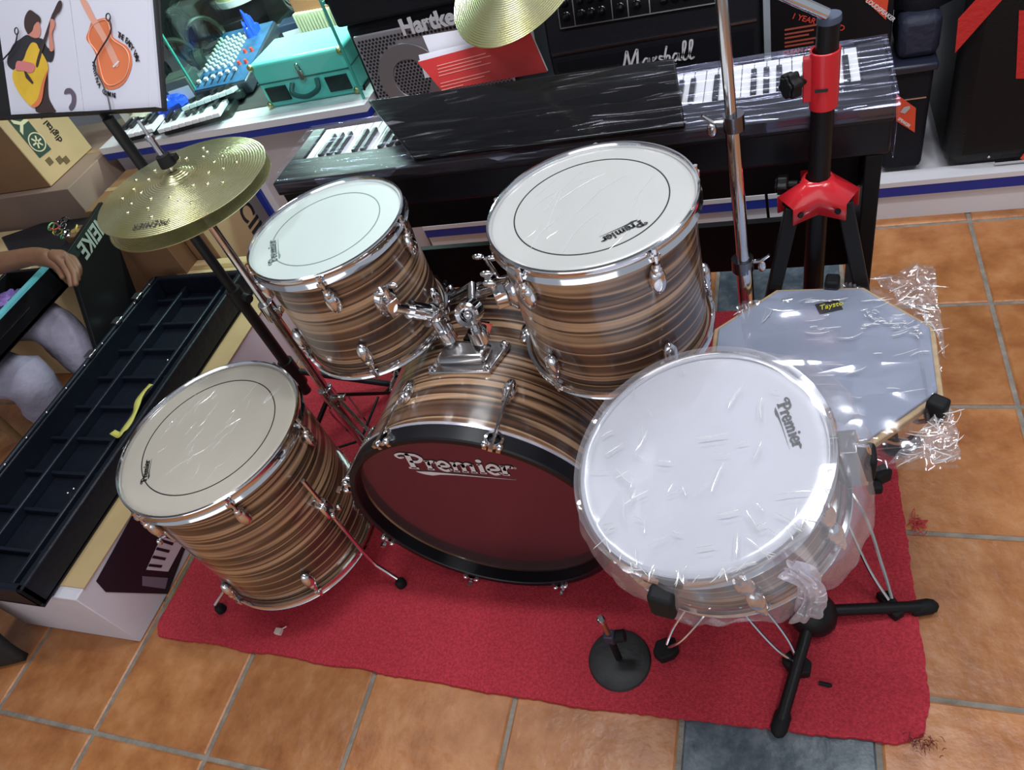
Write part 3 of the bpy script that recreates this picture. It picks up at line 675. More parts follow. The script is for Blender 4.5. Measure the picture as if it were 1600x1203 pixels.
# ------------------------------------------------------------------ desk microphone stand
ms = thing('microphone_stand', 'small desk microphone stand with round black base on red carpet', 'mic stand', (-.336, .555, .010))
MB().lathe([(0, .013), (.05, .011), (.064, .006), (.067, .001), (.064, 0)], 48).obj('round_base', mat('black_cast_iron', (.020, .020, .021), .5, bump=.15, bscale=60, var=.3, vscale=14), ms)
st = MB().cyl((.0, .0, .008), (0, .0, .115), .0075, n=12).obj('stem', BLACK, ms)
MB().box((0, .0, .120), (.022, .02, .034)).obj('swivel_joint', mat('slate_plastic', (.03, .035, .07), .4), st, bev=.004)
MB().cyl((.008, .002, .118), (.030, .006, .122), .0125, n=14).obj('clamp_knob', RUBBER, st)
MB().cyl((.0, .0, .125), (-.003, .002, .190), .0058, n=12).obj('upper_tube', mat('copper_tube', (.55, .25, .15), .3, metal=.8), ms)
MB().cyl((-.003, .002, .188), (-.004, .002, .198), .0085, n=12).cyl((-.004, .002, .198), (-.004, .002, .206), .005, n=10).obj('thread_end', CHROME, ms)

# ------------------------------------------------------------------ hi-hat
HH = Vector((-1.139, 1.05, .96))
hs = thing('hi_hat_stand', 'chrome hi-hat stand with two brass cymbals', 'hi-hat', (HH.x, HH.y, 0))
MB().cyl((0, 0, .05), (0, 0, .62), .0125, n=14).obj('lower_tube', CHROME, hs)
MB().cyl((0, 0, .60), (0, 0, .915), .0095, n=14).obj('upper_tube', CHROME, hs)
MB().cyl((0, 0, .585), (0, 0, .635), .019, n=16).box((.02, 0, .61), (.03, .012, .018)).obj('height_clamp', CHROME, hs, bev=.002)
MB().cyl((0, 0, .9), (0, 0, 1.10), .0035, n=8).obj('pull_rod', CHROME, hs)
MB().cyl((0, 0, .915), (0, 0, .922), .022, n=20).obj('cymbal_seat', RUBBER, hs)
BRASS = mat('brass_cymbal', (.70, .60, .26), .27, metal=.85, bump=.08, bscale=60)
RC = .178
def cym(zf, s=1):
    pr = []
    for i in range(26):
        r = RC * i / 25
        if r < .035: z = .020 + .014 * math.cos(r / .035 * PI / 2)
        else: z = .020 * (1 - ((r - .035) / (RC - .035)) ** 1.25)
        pr.append((r, z * s))
    return pr + [(r, z - .0012) for r, z in reversed(pr)]
def groove_mat():
    m = bpy.data.materials.new('lathed_brass'); m.use_nodes = True; nt = m.node_tree; b = nt.nodes['Principled BSDF']
    b.inputs['Base Color'].default_value = (.68, .64, .32, 1); b.inputs['Metallic'].default_value = .9; b.inputs['Roughness'].default_value = .27
    tc = nd(nt, 'ShaderNodeTexCoord'); wv = nd(nt, 'ShaderNodeTexWave'); wv.wave_type = 'RINGS'; wv.rings_direction = 'Z'; wv.inputs['Scale'].default_value = 60; wv.inputs['Distortion'].default_value = .4
    nt.links.new(tc.outputs['Object'], wv.inputs['Vector'])
    bp = nd(nt, 'ShaderNodeBump'); bp.inputs['Strength'].default_value = .18; bp.inputs['Distance'].default_value = .003
    nt.links.new(wv.outputs[0], bp.inputs['Height']); nt.links.new(bp.outputs[0], b.inputs['Normal'])
    n = nd(nt, 'ShaderNodeTexNoise'); n.inputs['Scale'].default_value = 7; nt.links.new(tc.outputs['Object'], n.inputs['Vector'])
    r = nd(nt, 'ShaderNodeValToRGB'); nt.links.new(n.outputs[0], r.inputs[0])
    r.color_ramp.elements[0].position = .35; r.color_ramp.elements[0].color = (.60, .55, .24, 1); r.color_ramp.elements[1].position = .65; r.color_ramp.elements[1].color = (.76, .74, .44, 1)
    nt.links.new(r.outputs[0], b.inputs['Base Color'])
    return m
LBR = groove_mat()
top = MB().lathe(cym(0), 96, None, True).obj('top_cymbal', LBR, hs, loc=(0, 0, HH.z), rot=(math.radians(-1), math.radians(2.5), 0))
MB().lathe([(r, -z) for r, z in cym(0)], 96, None, True).obj('bottom_cymbal', LBR, hs, loc=(0, 0, HH.z - .030))
dm = MB().ell((0, 0, 0), (.0042, .0042, .0022), nu=10, nv=6).mesh('dimple', mat('polished_dimple', (.9, .84, .55), .12, metal=1))
for k in range(30):
    a_ = k * 2 * PI / 30 + .1 * random.random(); r_ = .075 + .024 * (k % 3) + random.uniform(-.004, .004)
    o = bpy.data.objects.new('dimple', dm); COL.objects.link(o); o.parent = top
    o.location = (r_ * math.cos(a_), r_ * math.sin(a_), .020 * (1 - ((r_ - .035) / (RC - .035)) ** 1.25))
a, b_ = Pz((266, 337), .972), Pz((206, 351), .972); x = b_ - a
pm = a.lerp(b_, .5) - HH; rr_ = math.hypot(pm.x, pm.y); rd_ = Vector((pm.x, pm.y, 0)) / rr_
nl = (rd_ * .17 + Vector((0, 0, 1))).normalized(); xl = (x - nl * x.dot(nl)).normalized()
M = frame(Vector((pm.x, pm.y, .020 * (1 - ((rr_ - .035) / (RC - .035)) ** 1.25) + .0015)), xl, nl.cross(xl))
text('cymbal_text', 'PREMIER', .0225, INK, top, M, offset=-.0001, shear=.2, extrude=.0002, sx=.8, align='CENTER', space=1.2)
MB().cyl((0, 0, 1.004), (0, 0, 1.026), .017, .014, n=16).box((.014, .008, 1.014), (.016, .012, .012)).obj('clutch_nut', RUBBER, hs)
MB().cyl((0, 0, 1.026), (0, 0, 1.06), .0065, n=12).cyl((0, 0, 1.06), (0, 0, 1.068), .009, n=10).obj('clutch', CHROME, hs)
MB().cyl((0, 0, .27), (0, 0, .33), .02, n=16).box((.03, -.01, .30), (.05, .012, .016)).obj('leg_collar', CHROME, hs, bev=.003)
for ang in (95, 200, 330):
    d = Vector((math.cos(math.radians(ang)), math.sin(math.radians(ang)), 0)); s = Vector((-d.y, d.x, 0)); l = MB()
    for q in (-1, 1): l.tube([Vector((0, 0, .30)) + s * q * .01, d * .22 + Vector((0, 0, .05)) + s * q * .012, d * .29 + Vector((0, 0, .02)) + s * q * .006], .005, 8)
    l.tube([(0, 0, .10), d * .17 + Vector((0, 0, .09))], .004, 8)
    lg = l.obj('leg', BLACK if ang != 330 else CHROMED, hs); MB().ell(d * .29 + Vector((0, 0, .016)), (.018, .018, .014)).obj('rubber_foot', RUBBER, lg)
# pull wires and footboard toward the bass drum
e1 = Pz((588, 692), .06) - Vector((HH.x, HH.y, 0)); lw_ = MB()
for q, px in ((-1, (560, 690)), (1, (578, 668))):
    e = Pz(px, .06) - Vector((HH.x, HH.y, 0)); mid = e * .45 + Vector((0, 0, .21)) + Vector((.012, .016, 0)) * q
    lw_.tube(smooth_pts([(0, 0, .31), (.02, .01 * q, .27), mid, e], 6), .0032, 7)
lw_.obj('radius_rod', CHROME, hs)
MB().box((e1.x + .005, e1.y - .0, .05), (.07, .11, .012), .6).obj('foot_pedal', CHROMED, hs, bev=.004)

# ------------------------------------------------------------------ crash cymbal on boom stand
CS = Vector((-.083, 1.16, 0))
cs = thing('cymbal_stand', 'tall chrome boom stand standing before the piano with a brass crash cymbal', 'cymbal stand', CS)
MB().cyl((.010, -.006, .10), (.006, -.004, .565), .016, n=18).obj('lower_tube', CHROME, cs)
MB().cyl((.006, -.004, .54), (.0, 0, .875), .0125, n=18).obj('middle_tube', CHROME, cs)
MB().cyl((.0, 0, .86), (-.004, 0, 1.10), .0095, n=18).obj('upper_tube', CHROME, cs)
for z, rr in ((.555, .021), (.862, .0175)):
    cl_ = MB().cyl((.003, 0, z), (.003, 0, z + .028), rr, n=18).obj('height_clamp', mat('dark_chrome', (.22, .22, .25), .2, metal=1), cs)
    sg = 1 if z < .7 else -1
    MB().tube([(.003 + sg * rr, 0, z + .018), (.003 + sg * .034, -.002, z + .02), (.003 + sg * .05, -.004, z + .035)], [.005, .005, .003], 8).ell((.003 + sg * .036, -.002, z + .006), (.008, .004, .014)).obj('wing_screw', CHROME, cl_)
for ang in (20, 150, 265):
    d = Vector((math.cos(math.radians(ang)), math.sin(math.radians(ang)), 0)); s = Vector((-d.y, d.x, 0)); l = MB()
    for q in (-1, 1): l.tube([Vector((.01, 0, .32)) + s * q * .012, d * .2 + Vector((0, 0, .07)) + s * q * .012, d * .27 + Vector((0, 0, .02))], .005, 8)
    lg = l.obj('leg', CHROMED, cs); MB().ell(d * .27 + Vector((0, 0, .016)), (.018, .018, .014)).obj('rubber_foot', RUBBER, lg)
piv = Vector((-.004, 0, 1.105))
CC = Vector((-.545, 1.651, 1.016)); nC = Vector((-.24, -.417, .876)).normalized()
rear = Py((1292, 22), 1.20) - CS; tipb = CC + nC * .10 - CS
MB().tube([rear, piv + Vector((0, .01, .012))], .0085, 12).obj('boom_rear', CHROME, cs)
MB().tube([piv + Vector((0, .01, .012)), tipb], .007, 12).obj('boom_arm', CHROME, cs)
MB().box(piv, (.034, .03, .045)).obj('boom_tilter', CHROME, cs, bev=.005)
cb_ = MB().lathe([(r * .178 / RC, z) for r, z in cym(0)], 96, None, True).obj('crash_cymbal', LBR, cs)
cb_.matrix_local = Matrix.Translation(CC - nC * .004 - CS) @ nC.to_track_quat('Z', 'Y').to_matrix().to_4x4()
MB().cyl(CC + nC * .02 - CS, CC + nC * .11 - CS, .005, n=10).cyl(CC + nC * .03 - CS, CC + nC * .055 - CS, .014, n=14).obj('cymbal_post', CHROME, cs)

# ------------------------------------------------------------------ loudspeaker tripod stand, red fittings
SP = Vector((.0612, 1.215, 0))
sp = thing('speaker_stand', 'black loudspeaker tripod stand with red collar and red leg bracket', 'speaker stand', SP)
MB().cyl((-.014, .01, .12), (-.002, 0, .86), .0192, n=24).obj('main_tube', mat('matt_black_tube', (.005, .005, .006), .4, spec=.3), sp)
MB().cyl((-.003, 0, .84), (.003, -.003, .999), .0172, n=24).obj('inner_tube', mat('satin_black_tube', (.006, .006, .007), .36, spec=.3), sp)
MB().lathe([(0, 0), (.0175, 0), (.0182, -.005), (.0182, -.010)], 24, Matrix.Translation((.003, -.003, 1.003))).obj('tube_cap', mat('grey_blue_cap', (.06, .075, .12), .5), sp)
co = MB().lathe([(.0195, .852), (.0232, .852), (.0232, .950), (.0195, .950)], 32, Matrix.Translation((-.001, 0, 0)), True).box((-.026, -.004, .905), (.016, .014, .075)).obj('red_collar', RED, sp, bev=.002)
MB().box((-.006, -.0232, .892), (.020, .002, .005)).obj('pin_slot', INK, co)
def knob(c, d, r, par):
    d = Vector(d).normalized(); s = d.orthogonal().normalized(); M = frame(c, s, d.cross(s)); n = 48
    k = MB(); pf = [((r + .12 * r * math.cos(6 * t * 2 * PI / n)) * math.cos(t * 2 * PI / n), (r + .12 * r * math.cos(6 * t * 2 * PI / n)) * math.sin(t * 2 * PI / n)) for t in range(n)]
    k.prism(pf, .012, .030, M); k.prism([(.8 * a, .8 * b) for a, b in pf], .030, .034, M); k.cyl(Vector(c) - d * .006, Vector(c) + d * .013, .008, n=12)
    return k.obj('clamp_knob', BLACK, par, bev=.002)
knob((-.034, -.006, .905), (-.8, -.55, .05), .020, sp)
# leg bracket: three-winged pressed red hub
zc = .685; wing = MB(); prof = []
for k, ang in enumerate((212, 332, 92)):
    t = math.radians(ang); d = Vector((math.cos(t), math.sin(t))); s = Vector((-d.y, d.x))
    t2_ = math.radians(ang + 60); dm_ = Vector((math.cos(t2_), math.sin(t2_)))
    prof += [tuple(d * .066 - s * .026), tuple(d * .066 + s * .026), tuple(dm_ * .030)]
wc = Matrix.Translation((-.006, .004, zc))
n = len(prof)
vs = [(p[0], p[1], -.035) for p in prof] + [(p[0], p[1], .0) for p in prof] + [(.030 * math.cos(math.atan2(p[1], p[0])), .030 * math.sin(math.atan2(p[1], p[0])), .022) for p in prof] + [(.0235 * math.cos(math.atan2(p[1], p[0])), .0235 * math.sin(math.atan2(p[1], p[0])), .030) for p in prof]
fs = []
for l_ in range(3):
    for i in range(n):
        j = (i + 1) % n
        if l_ == 0 and i % 3 == 0: continue
        fs.append((l_ * n + i, l_ * n + j, (l_ + 1) * n + j, (l_ + 1) * n + i))
wing.add(vs, fs, wc)
hub = wing.obj('leg_bracket', RED, sp)
sd = hub.modifiers.new('thick', 'SOLIDIFY'); sd.thickness = .003
for ang in (212, 332, 92):
    t = math.radians(ang); d = Vector((math.cos(t), math.sin(t), 0)); s = Vector((-d.y, d.x, 0))
    p0 = Vector((-.006, .004, zc - .012)) + d * .05; p1 = Vector((-.006, .004, .02)) + d * .20
    M = frame(p0, s, (p1 - p0).cross(s)); 
    lg = MB().tube([p0, p1], .019, 4).obj('leg', BLACK, sp, bev=.003)
    MB().ell(p1, (.022, .022, .018)).obj('rubber_foot', RUBBER, lg)
    for q in (-1, 1):
        c = Vector((-.006, .004, zc - .017)) + d * .052 + s * q * .0205
        MB().cyl(c, c + s * q * .009, .0058, n=10).obj('bolt', GLOSSB, hub)
knob((-.045, .012, zc + .01), (-.9, .1, .0), .017, sp)
# ------------------------------------------------------------------ digital piano seen from its back
ZK = .80; PX0, PX1 = -1.130, .178; PY0, PY1 = 1.272, 1.515
pn = thing('digital_piano', 'long black digital piano wrapped in film, keys facing the amplifiers', 'piano', ((PX0 + PX1) / 2, 1.39, .70))
O = Vector(pn.location)
def rel(a, b): return (Vector(a) - O, Vector(b) - O)
PBLK = mat('piano_case_black', (.008, .008, .011), .32, spec=.3)
MB().bb(*rel((PX0, PY0 + .012, .70), (PX1, PY1, .775))).obj('keybed', PBLK, pn, bev=.006)
MB().bb(*rel((PX0, PY0, .772), (PX1, 1.372, .806))).obj('control_panel', PBLK, pn, bev=.004)
WK = mat('white_key', (.80, .80, .84), .25); BK = mat('black_key', (.012, .012, .014), .3)
KW = .0235; k0 = PX1 - .047 - 52 * KW
MB().bb(*rel((PX0, 1.372, .77), (k0 - .001, PY1, .804))).obj('end_block', PBLK, pn, bev=.003)
MB().bb(*rel((PX1 - .047, 1.372, .77), (PX1, PY1, .804))).obj('end_block', PBLK, pn, bev=.003)
wk = MB().bb((-KW / 2 + .0006, 1.373 - O.y, .778 - O.z), (KW / 2 - .0006, PY1 - .004 - O.y, ZK - O.z)).obj('white_key', WK, pn, bev=.0012)
wk.location.x = k0 + KW / 2 - O.x
for i in range(1, 52): q = inst(wk, pn); q.location.x = k0 + (i + .5) * KW - O.x
bk = MB().bb((-.0055, 1.373 - O.y, ZK - .002 - O.z), (.0055, 1.468 - O.y, ZK + .010 - O.z)).obj('black_key', BK, pn, bev=.002)
# seen from behind, the treble end is at the picture's left
first = True
for i in range(51):
    n_ = (51 - i)   # white key index from the bass end; bass is on the right
    pat = (n_ - 1 + 5) % 7   # 88 keys start on A
    if pat in (2, 6): continue
    x = k0 + (i + 1) * KW - O.x
    if first: bk.location.x = x; first = False
    else: q = inst(bk, pn); q.location.x = x
text('model_text', 'P-115', .017, mat('grey_lettering', (.5, .5, .55), .4), pn, Matrix.Translation(Vector((.10, 1.345, .8065)) - O) @ Matrix.Rotation(PI, 4, 'Z'))
WR = film('stretch_film', (.72, .74, 1.0), .86, .16, 1.0, 10, (.6, 5, 1), .12)
def wrapf(u, v):
    pr = [(PY1 + .006, .79), (PY1 + .004, .812), (1.46, .814), (1.38, .813), (PY0 - .002, .812), (PY0 - .006, .806), (PY0 - .006, .792), (PY0 - .002, .782)]
    f_ = v * (len(pr) - 1); i = min(int(f_), len(pr) - 2); g = f_ - i
    y = pr[i][0] + (pr[i + 1][0] - pr[i][0]) * g; z = pr[i][1] + (pr[i + 1][1] - pr[i][1]) * g
    x = PX0 - .006 + (PX1 - PX0 + .012) * u
    q = Vector((x * 5, y * 40, z * 40)); k = .0022 * noise.noise(q)
    return Vector((x, y - abs(k), z + abs(k))) - O
MB().grid(wrapf, 120, 42).obj('stretch_film', WR, pn)
MB().bb(*rel((PX1 + .004, PY0, .70), (PX1 + .005, PY1, .805))).obj('film_end', WR, pn)
# piano stand
ps_ = thing('piano_stand', 'black wooden piano stand with side panels and cross boards', 'piano stand', ((PX0 + PX1) / 2, 1.4, 0))
O2 = Vector(ps_.location); SB = mat('black_wood', (.004, .004, .005), .5, spec=.25)
for x in (PX0 + .01, PX1 - .04): MB().bb(Vector((x, 1.29, 0)) - O2, Vector((x + .03, 1.52, .698)) - O2).obj('side_panel', SB, ps_, bev=.003)
MB().bb(Vector((PX0 + .04, 1.36, .585)) - O2, Vector((PX1 - .04, 1.38, .698)) - O2).obj('upper_board', SB, ps_, bev=.002)
MB().bb(Vector((PX0 + .04, 1.49, .27)) - O2, Vector((PX1 - .04, 1.51, .415)) - O2).obj('lower_board', SB, ps_, bev=.002)
cb = MB().tube(smooth_pts([Vector((-.05, 1.53, .60)), Vector((-.035, 1.545, .30)), Vector((-.03, 1.55, .14)), Vector((-.05, 1.55, .06)), Vector((-.03, 1.53, .04)), Vector((-.015, 1.54, .09)), Vector((-.03, 1.53, .15))], 8), .0035, 7).obj('power_cable', RUBBER)
tag(cb, 'thin black cable hanging in a loop behind the chrome cymbal stand', 'cable')
# black padded sleeve lying over the keys
qn = [(650, 254), (1072, 202), (1055, 98), (578, 163)]
P4 = [Pz(qn[0], .816), Pz(qn[1], .816), Pz(qn[2], .855), Pz(qn[3], .855)]
sl = thing('cover_board', 'glossy black board wrapped in film lying across the piano keys', 'board', P4[0].lerp(P4[2], .5))
O3 = Vector(sl.location)
MB().slab([p - O3 for p in P4], .012).obj('board', GLOSSB, sl, bev=.004)
def lidf(u, v):
    p = P4[0].lerp(P4[1], u).lerp(P4[3].lerp(P4[2], u), v); nrm = (P4[1] - P4[0]).cross(P4[3] - P4[0]).normalized()
    c = P4[0].lerp(P4[2], .5); p = c + (p - c) * 1.012
    return p - O3 + nrm * (.014 + .004 * noise.noise(Vector((p.x * 6, p.y * 18, 1))))
MB().grid(lidf, 80, 24).obj('stretch_film', film('dark_film', (.38, .36, .42), .97, .14, .8, 9, (.5, 4, 1), .05), sl)
# books standing behind the board
PAPER = mat('white_paper', (.80, .78, .86), .6)
def book(name, label, px, y, tilt, th, m, lines=False):
    n = Vector((0, -1, tilt)).normalized(); p0 = Vector((0, y, .86)); q = [Pp(p, p0, n) for p in px]
    t = thing(name, label, 'book', q[0]); L_ = [p - q[0] for p in q]
    MB().slab(L_, -th).obj('cover', m, t)
    if lines:
        x_ = (L_[1] - L_[0]); M = frame(L_[3], L_[2] - L_[3], L_[3] - L_[0]); Wd = (L_[2] - L_[3]).length
        for i in range(7):
            ln = Wd * (.44 + .05 * math.sin(i * 2.3)) if i < 6 else Wd * .2
            MB().box((Wd * .17 + ln / 2, -.020 - .0075 * i - (.01 if i > 3 else 0), .0008), (ln, .0022, .0006), 0, M).obj('printed_line', mat('pink_print', (.80, .26, .22), .6), t)
        MB().slab([p + Vector((0, .006, .0)) for p in L_], -.004).obj('page_block', PAPER, t)
    return t
book('songbook', 'red paperback songbook propped behind the piano board', [(690, 141), (855, 112), (828, 50), (652, 97)], 1.60, .6, .002, mat('red_cover', (.56, .030, .030), .4), True)
book('songbook', 'white folded booklet standing behind the red songbook', [(664, 122), (840, 90), (832, 44), (654, 86)], 1.63, .5, .003, PAPER)
book('sheet', 'single white sheet standing behind the folded booklet', [(672, 84), (740, 76), (720, 46), (660, 56)], 1.66, .4, .001, PAPER)

# ------------------------------------------------------------------ amplifiers on the platform
ZPL = .14
def cab(name, label, cat, x0, x1, y0, y1, z1, z0=ZPL, m=TOLEX, bev=.012):
    t = thing(name, label, cat, ((x0 + x1) / 2, y0, z0)); w_ = (x1 - x0) / 2
    MB().bb((-w_, 0, 0), (w_, y1 - y0, z1 - z0)).obj('cabinet', m, t, bev=bev); return t
# bass cabinet with steel grille
YH = 2.05
hk = cab('bass_cabinet', 'bass speaker cabinet with perforated steel grille behind the piano', 'amplifier', -1.255, -.745, YH + .012, YH + .40, .845)
O = Vector(hk.location); GST = mat('grey_grille_steel', (.36, .34, .38), .38, metal=.5)
MB().bb(Vector((-1.235, YH - .004, .18)) - O, Vector((-.765, YH + .006, .815)) - O).obj('grille', GST, hk, bev=.006)
cen = Vector((-1.09, YH, .66)); holes = MB(); px_ = .0125
for j in range(62):
    for i in range(38):
        x = -1.225 + i * px_ + (j % 2) * px_ / 2; z = .19 + j * px_ * .866 * .95
        d = math.hypot(x - cen.x, z - cen.z)
        if x > -.775 or z > .80 or z < .45 or .062 < d < .112: continue
        if -1.10 < x < -.90 and .735 < z < .785: continue
        holes.add([(x + .0048 * math.cos(k * PI / 3 + .5) - O.x, -.0175, z + .0048 * math.sin(k * PI / 3 + .5) - O.z) for k in range(6)], [tuple(range(6))])
h_ = holes.obj('grille_hole', mat('hole_black', (.006, .006, .008), .6), hk); h_['kind'] = 'stuff'
MB().lathe([(.112, 0), (.110, .003), (.064, .003), (.062, 0)], 64, frame(cen - O + Vector((0, -.006, 0)), (1, 0, 0), (0, 0, 1)), True).obj('cone_ring', mat('pressed_ring', (.36, .33, .36), .28, metal=.7), hk)
a = Py((632, 52), YH) - O; text('logo', 'Hartke', .062, mat('silver_logo', (.62, .60, .64), .35), hk, frame(a + Vector((0, -.012, 0)), (1, 0, .02), (0, 0, 1)), offset=.0022, extrude=.003)
cab('amp_head', 'black amplifier box stacked on the steel-grille bass cabinet', 'amplifier', -1.27, -.72, YH - .01, YH + .36, 1.10, .848)
# valve combo
YM = 2.10
ma = thing('guitar_amplifier', 'black guitar combo amplifier with white script logo and knob panel', 'amplifier', (-.36, YM, ZPL)); O = Vector(ma.location)
MB().add([(-.30, 0, 0), (.30, 0, 0), (.30, .30, 0), (-.30, .30, 0), (-.30, 0, .50), (.30, 0, .50), (.30, .06, .72), (-.30, .06, .72), (.30, .30, .72), (-.30, .30, .72)],
         [(0, 1, 2, 3), (0, 1, 5, 4), (4, 5, 6, 7), (7, 6, 8, 9), (2, 3, 9, 8), (0, 4, 7, 9, 3), (1, 2, 8, 6, 5)]).obj('cabinet', TOLEX, ma, bev=.008)
n = Vector((0, -.22, .06)).normalized()
pa = Pp((877, 44), O + Vector((0, 0, .50)), n); pb = Pp((1118, 4), O + Vector((0, 0, .50)), n)
xd = (pb - pa).normalized(); yd = n.cross(xd); M = frame(pa - O + n * .002, xd, yd); PW = (pb - pa).length
cp = MB().box((PW / 2, .04, .002), (PW, .085, .006), 0, M).obj('control_panel', GLOSSB, ma, bev=.002)
fr_ = MB()
for yy in (0, .082): fr_.box((PW / 2, yy, .006), (PW, .003, .003), 0, M)
for xx in (0, .045, .155, .20, .26, PW): fr_.box((xx, .041, .006), (.0025, .082, .003), 0, M)
fr_.obj('panel_frame', CHROMED, cp)
kn = MB().lathe([(0, .020), (.008, .019), (.0095, .014), (.011, .004), (.013, .003)], 16).mesh('knob', GLOSSB)
for xx in (.022, .066, .095, .125, .178, .225, .30, .33, .36, .39):
    for yy in (.028, .064):
        o = bpy.data.objects.new('knob', kn); COL.objects.link(o); o.parent = cp; o.matrix_local = M @ Matrix.Translation((xx, yy, .004))
MB().bb((-.29, -.003, .488), (.29, .003, .494)).obj('piping', CHROMED, ma)
MB().bb((-.28, -.004, .02), (.28, .002, .47)).obj('grille_cloth', mat('black_grille_cloth', (.005, .005, .009), .85, spec=.2, bump=.5, bscale=600), ma)
a = Py((974, 107), YM) - O; b_ = Py((1094, 82), YM) - O
WL = mat('white_logo', (.80, .80, .84), .35)
mb = MB(); S = (b_ - a).length / 7.4
def st(p, w=.17): stroke(mb, p, w, S, (0, 0), 0, .004)
st([(0, 0), (.35, .9), (.62, 1.7), (.7, 1.4), (.75, .4), (.8, .25), (1.3, 1.2), (1.65, 1.75), (1.6, 1.1), (1.5, .2), (1.8, .05)], .22)
st([(2.6, .7), (2.3, .75), (2.0, .3), (2.15, .05), (2.5, .3), (2.65, .7), (2.6, .15), (2.85, .1)])
st([(2.98, .05), (3.06, .70), (3.12, .50), (3.38, .74)]); st([(4.0, .68), (3.72, .74), (3.64, .52), (3.92, .30), (3.82, .06), (3.52, .10)])
st([(4.12, .05), (4.2, .8), (4.42, 1.55)], .19); st([(4.16, .35), (4.42, .70), (4.6, .55), (4.56, .12), (4.8, .10)])
st([(5.4, .7), (5.1, .75), (4.85, .3), (5.0, .05), (5.3, .3), (5.45, .7), (5.4, .15), (5.65, .1)])
for q in (0, .62): st([(5.65 + q, .15), (6.1 + q, 1.1), (6.2 + q, 1.7), (5.98 + q, 1.65), (5.85 + q, .6), (5.9 + q, .05), (6.2 + q, .12)])
lo = mb.obj('logo', WL, ma); lo.matrix_local = frame(a + Vector((0, -.006, 0)), (1, 0, .0), (0, 0, 1))
# trolley speaker carton with red lettering
YC = 2.08
tc_ = cab('boxed_speaker', 'black boxed speaker with red printed warranty lettering', 'speaker', -.035, .262, YC, YC + .36, .86, bev=.006, m=mat('matt_black_carton', (.006, .006, .008), .45, spec=.25))
O = Vector(tc_.location); RINK = mat('red_print', (.68, .06, .04), .5)
def ptxt(nm, s, px, size, par, O, y, m, ang=0, off=.0003):
    p = Py(px, y) - O + Vector((0, -.002, 0)); return text(nm, s, size, m, par, frame(p, (math.cos(ang), 0, math.sin(ang)), (0, 0, 1)), offset=off)
ptxt('lettering', '1 YEAR LIMITED', (1236, 28), .020, tc_, O, YC, RINK, -.42)
for i, pp in enumerate(((1226, 48), (1226, 55), (1226, 61), (1226, 68), (1226, 74))):
    p = Py(pp, YC) - O; MB().bb(p + Vector((0, -.002, 0)), p + Vector((.085 - .012 * (i % 3), 0, .004))).obj('printed_line', mat('dim_red_print', (.40, .08, .05), .5), tc_)
ptxt('lettering', 'CLEAN AND', (1223, 86), .0165, tc_, O, YC, RINK, .02)
a = [Py(p, YC) - O + Vector((0, -.002, 0)) for p in ((1352, 0), (1384, 30), (1388, 0), (1385, -20), (1350, -18))]
MB().slab(a, .0015).obj('orange_panel', mat('orange_print', (.75, .08, .03), .5), tc_)
ptxt('lettering', 'LOUDSPEAKER', (1352, 2), .014, tc_, O, YC - .002, WINK, -.75)
# small practice amplifier with orange sticker
YA = 2.06
pa_ = cab('practice_amplifier', 'small black practice amplifier with orange sticker beside the piano end', 'amplifier', .268, .372, YA, YA + .30, .455, bev=.014)
O = Vector(pa_.location)
MB().bb(Vector((.275, YA - .003, .36)) - O, Vector((.36, YA, .364)) - O).obj('silver_strip', CHROMED, pa_)
MB().bb(Vector((.262, YA - .012, .44)) - O, Vector((.378, YA + .3, .462)) - O).obj('top_rail', mat('dark_blue_plastic', (.016, .018, .035), .35), pa_, bev=.006)
a = [Py(p, YA) - O + Vector((0, -.002, 0)) for p in ((1400, 146), (1400, 188), (1429, 206), (1431, 168))]
stt = MB().slab(a, .0015).obj('sticker', mat('orange_print', (.75, .10, .04), .5), pa_)
ptxt('sticker_text', 'SPEAKER', (1402, 186), .011, stt, O, YA - .0035, WINK, -.75)
c = Py((1414, 171), YA) - O
MB().prism([(-.012, -.004), (-.004, .010), (.010, .012), (.012, .004), (.0, -.010)], 0, .001, frame(c + Vector((0, -.0045, 0)), (1, 0, 0), (0, 0, 1))).obj('sticker_emblem', mat('grey_print2', (.5, .45, .45), .5), stt)
# helmet-like headphones case / bag heap on top of it
hp = thing('soft_case', 'dark padded case heaped on top of the small practice amplifier', 'case', (.33, 2.2, .462))
MB().box((.0, -.04, .055), (.10, .16, .11)).obj('lower_pouch', mat('navy_nylon', (.018, .022, .045), .6, bump=.5, bscale=40), hp, bev=.02)
def dome(u, v):
    t = 2 * PI * u; r = .085 * math.sin(PI * .5 * (1 - v)) ** .6
    return Vector((.01 + r * math.cos(t) * .95, .0 + r * math.sin(t), .11 + .085 * math.sin(PI / 2 * v) + .006 * noise.noise(Vector((math.cos(t) * 3, math.sin(t) * 3, v * 4)))))
MB().grid(dome, 36, 12).obj('padded_dome', TOLEX, hp)
MB().ell((.0, -.075, .13), (.012, .006, .007)).ell((-.01, -.068, .165), (.012, .006, .006)).obj('metal_stud', CHROMED, hp)
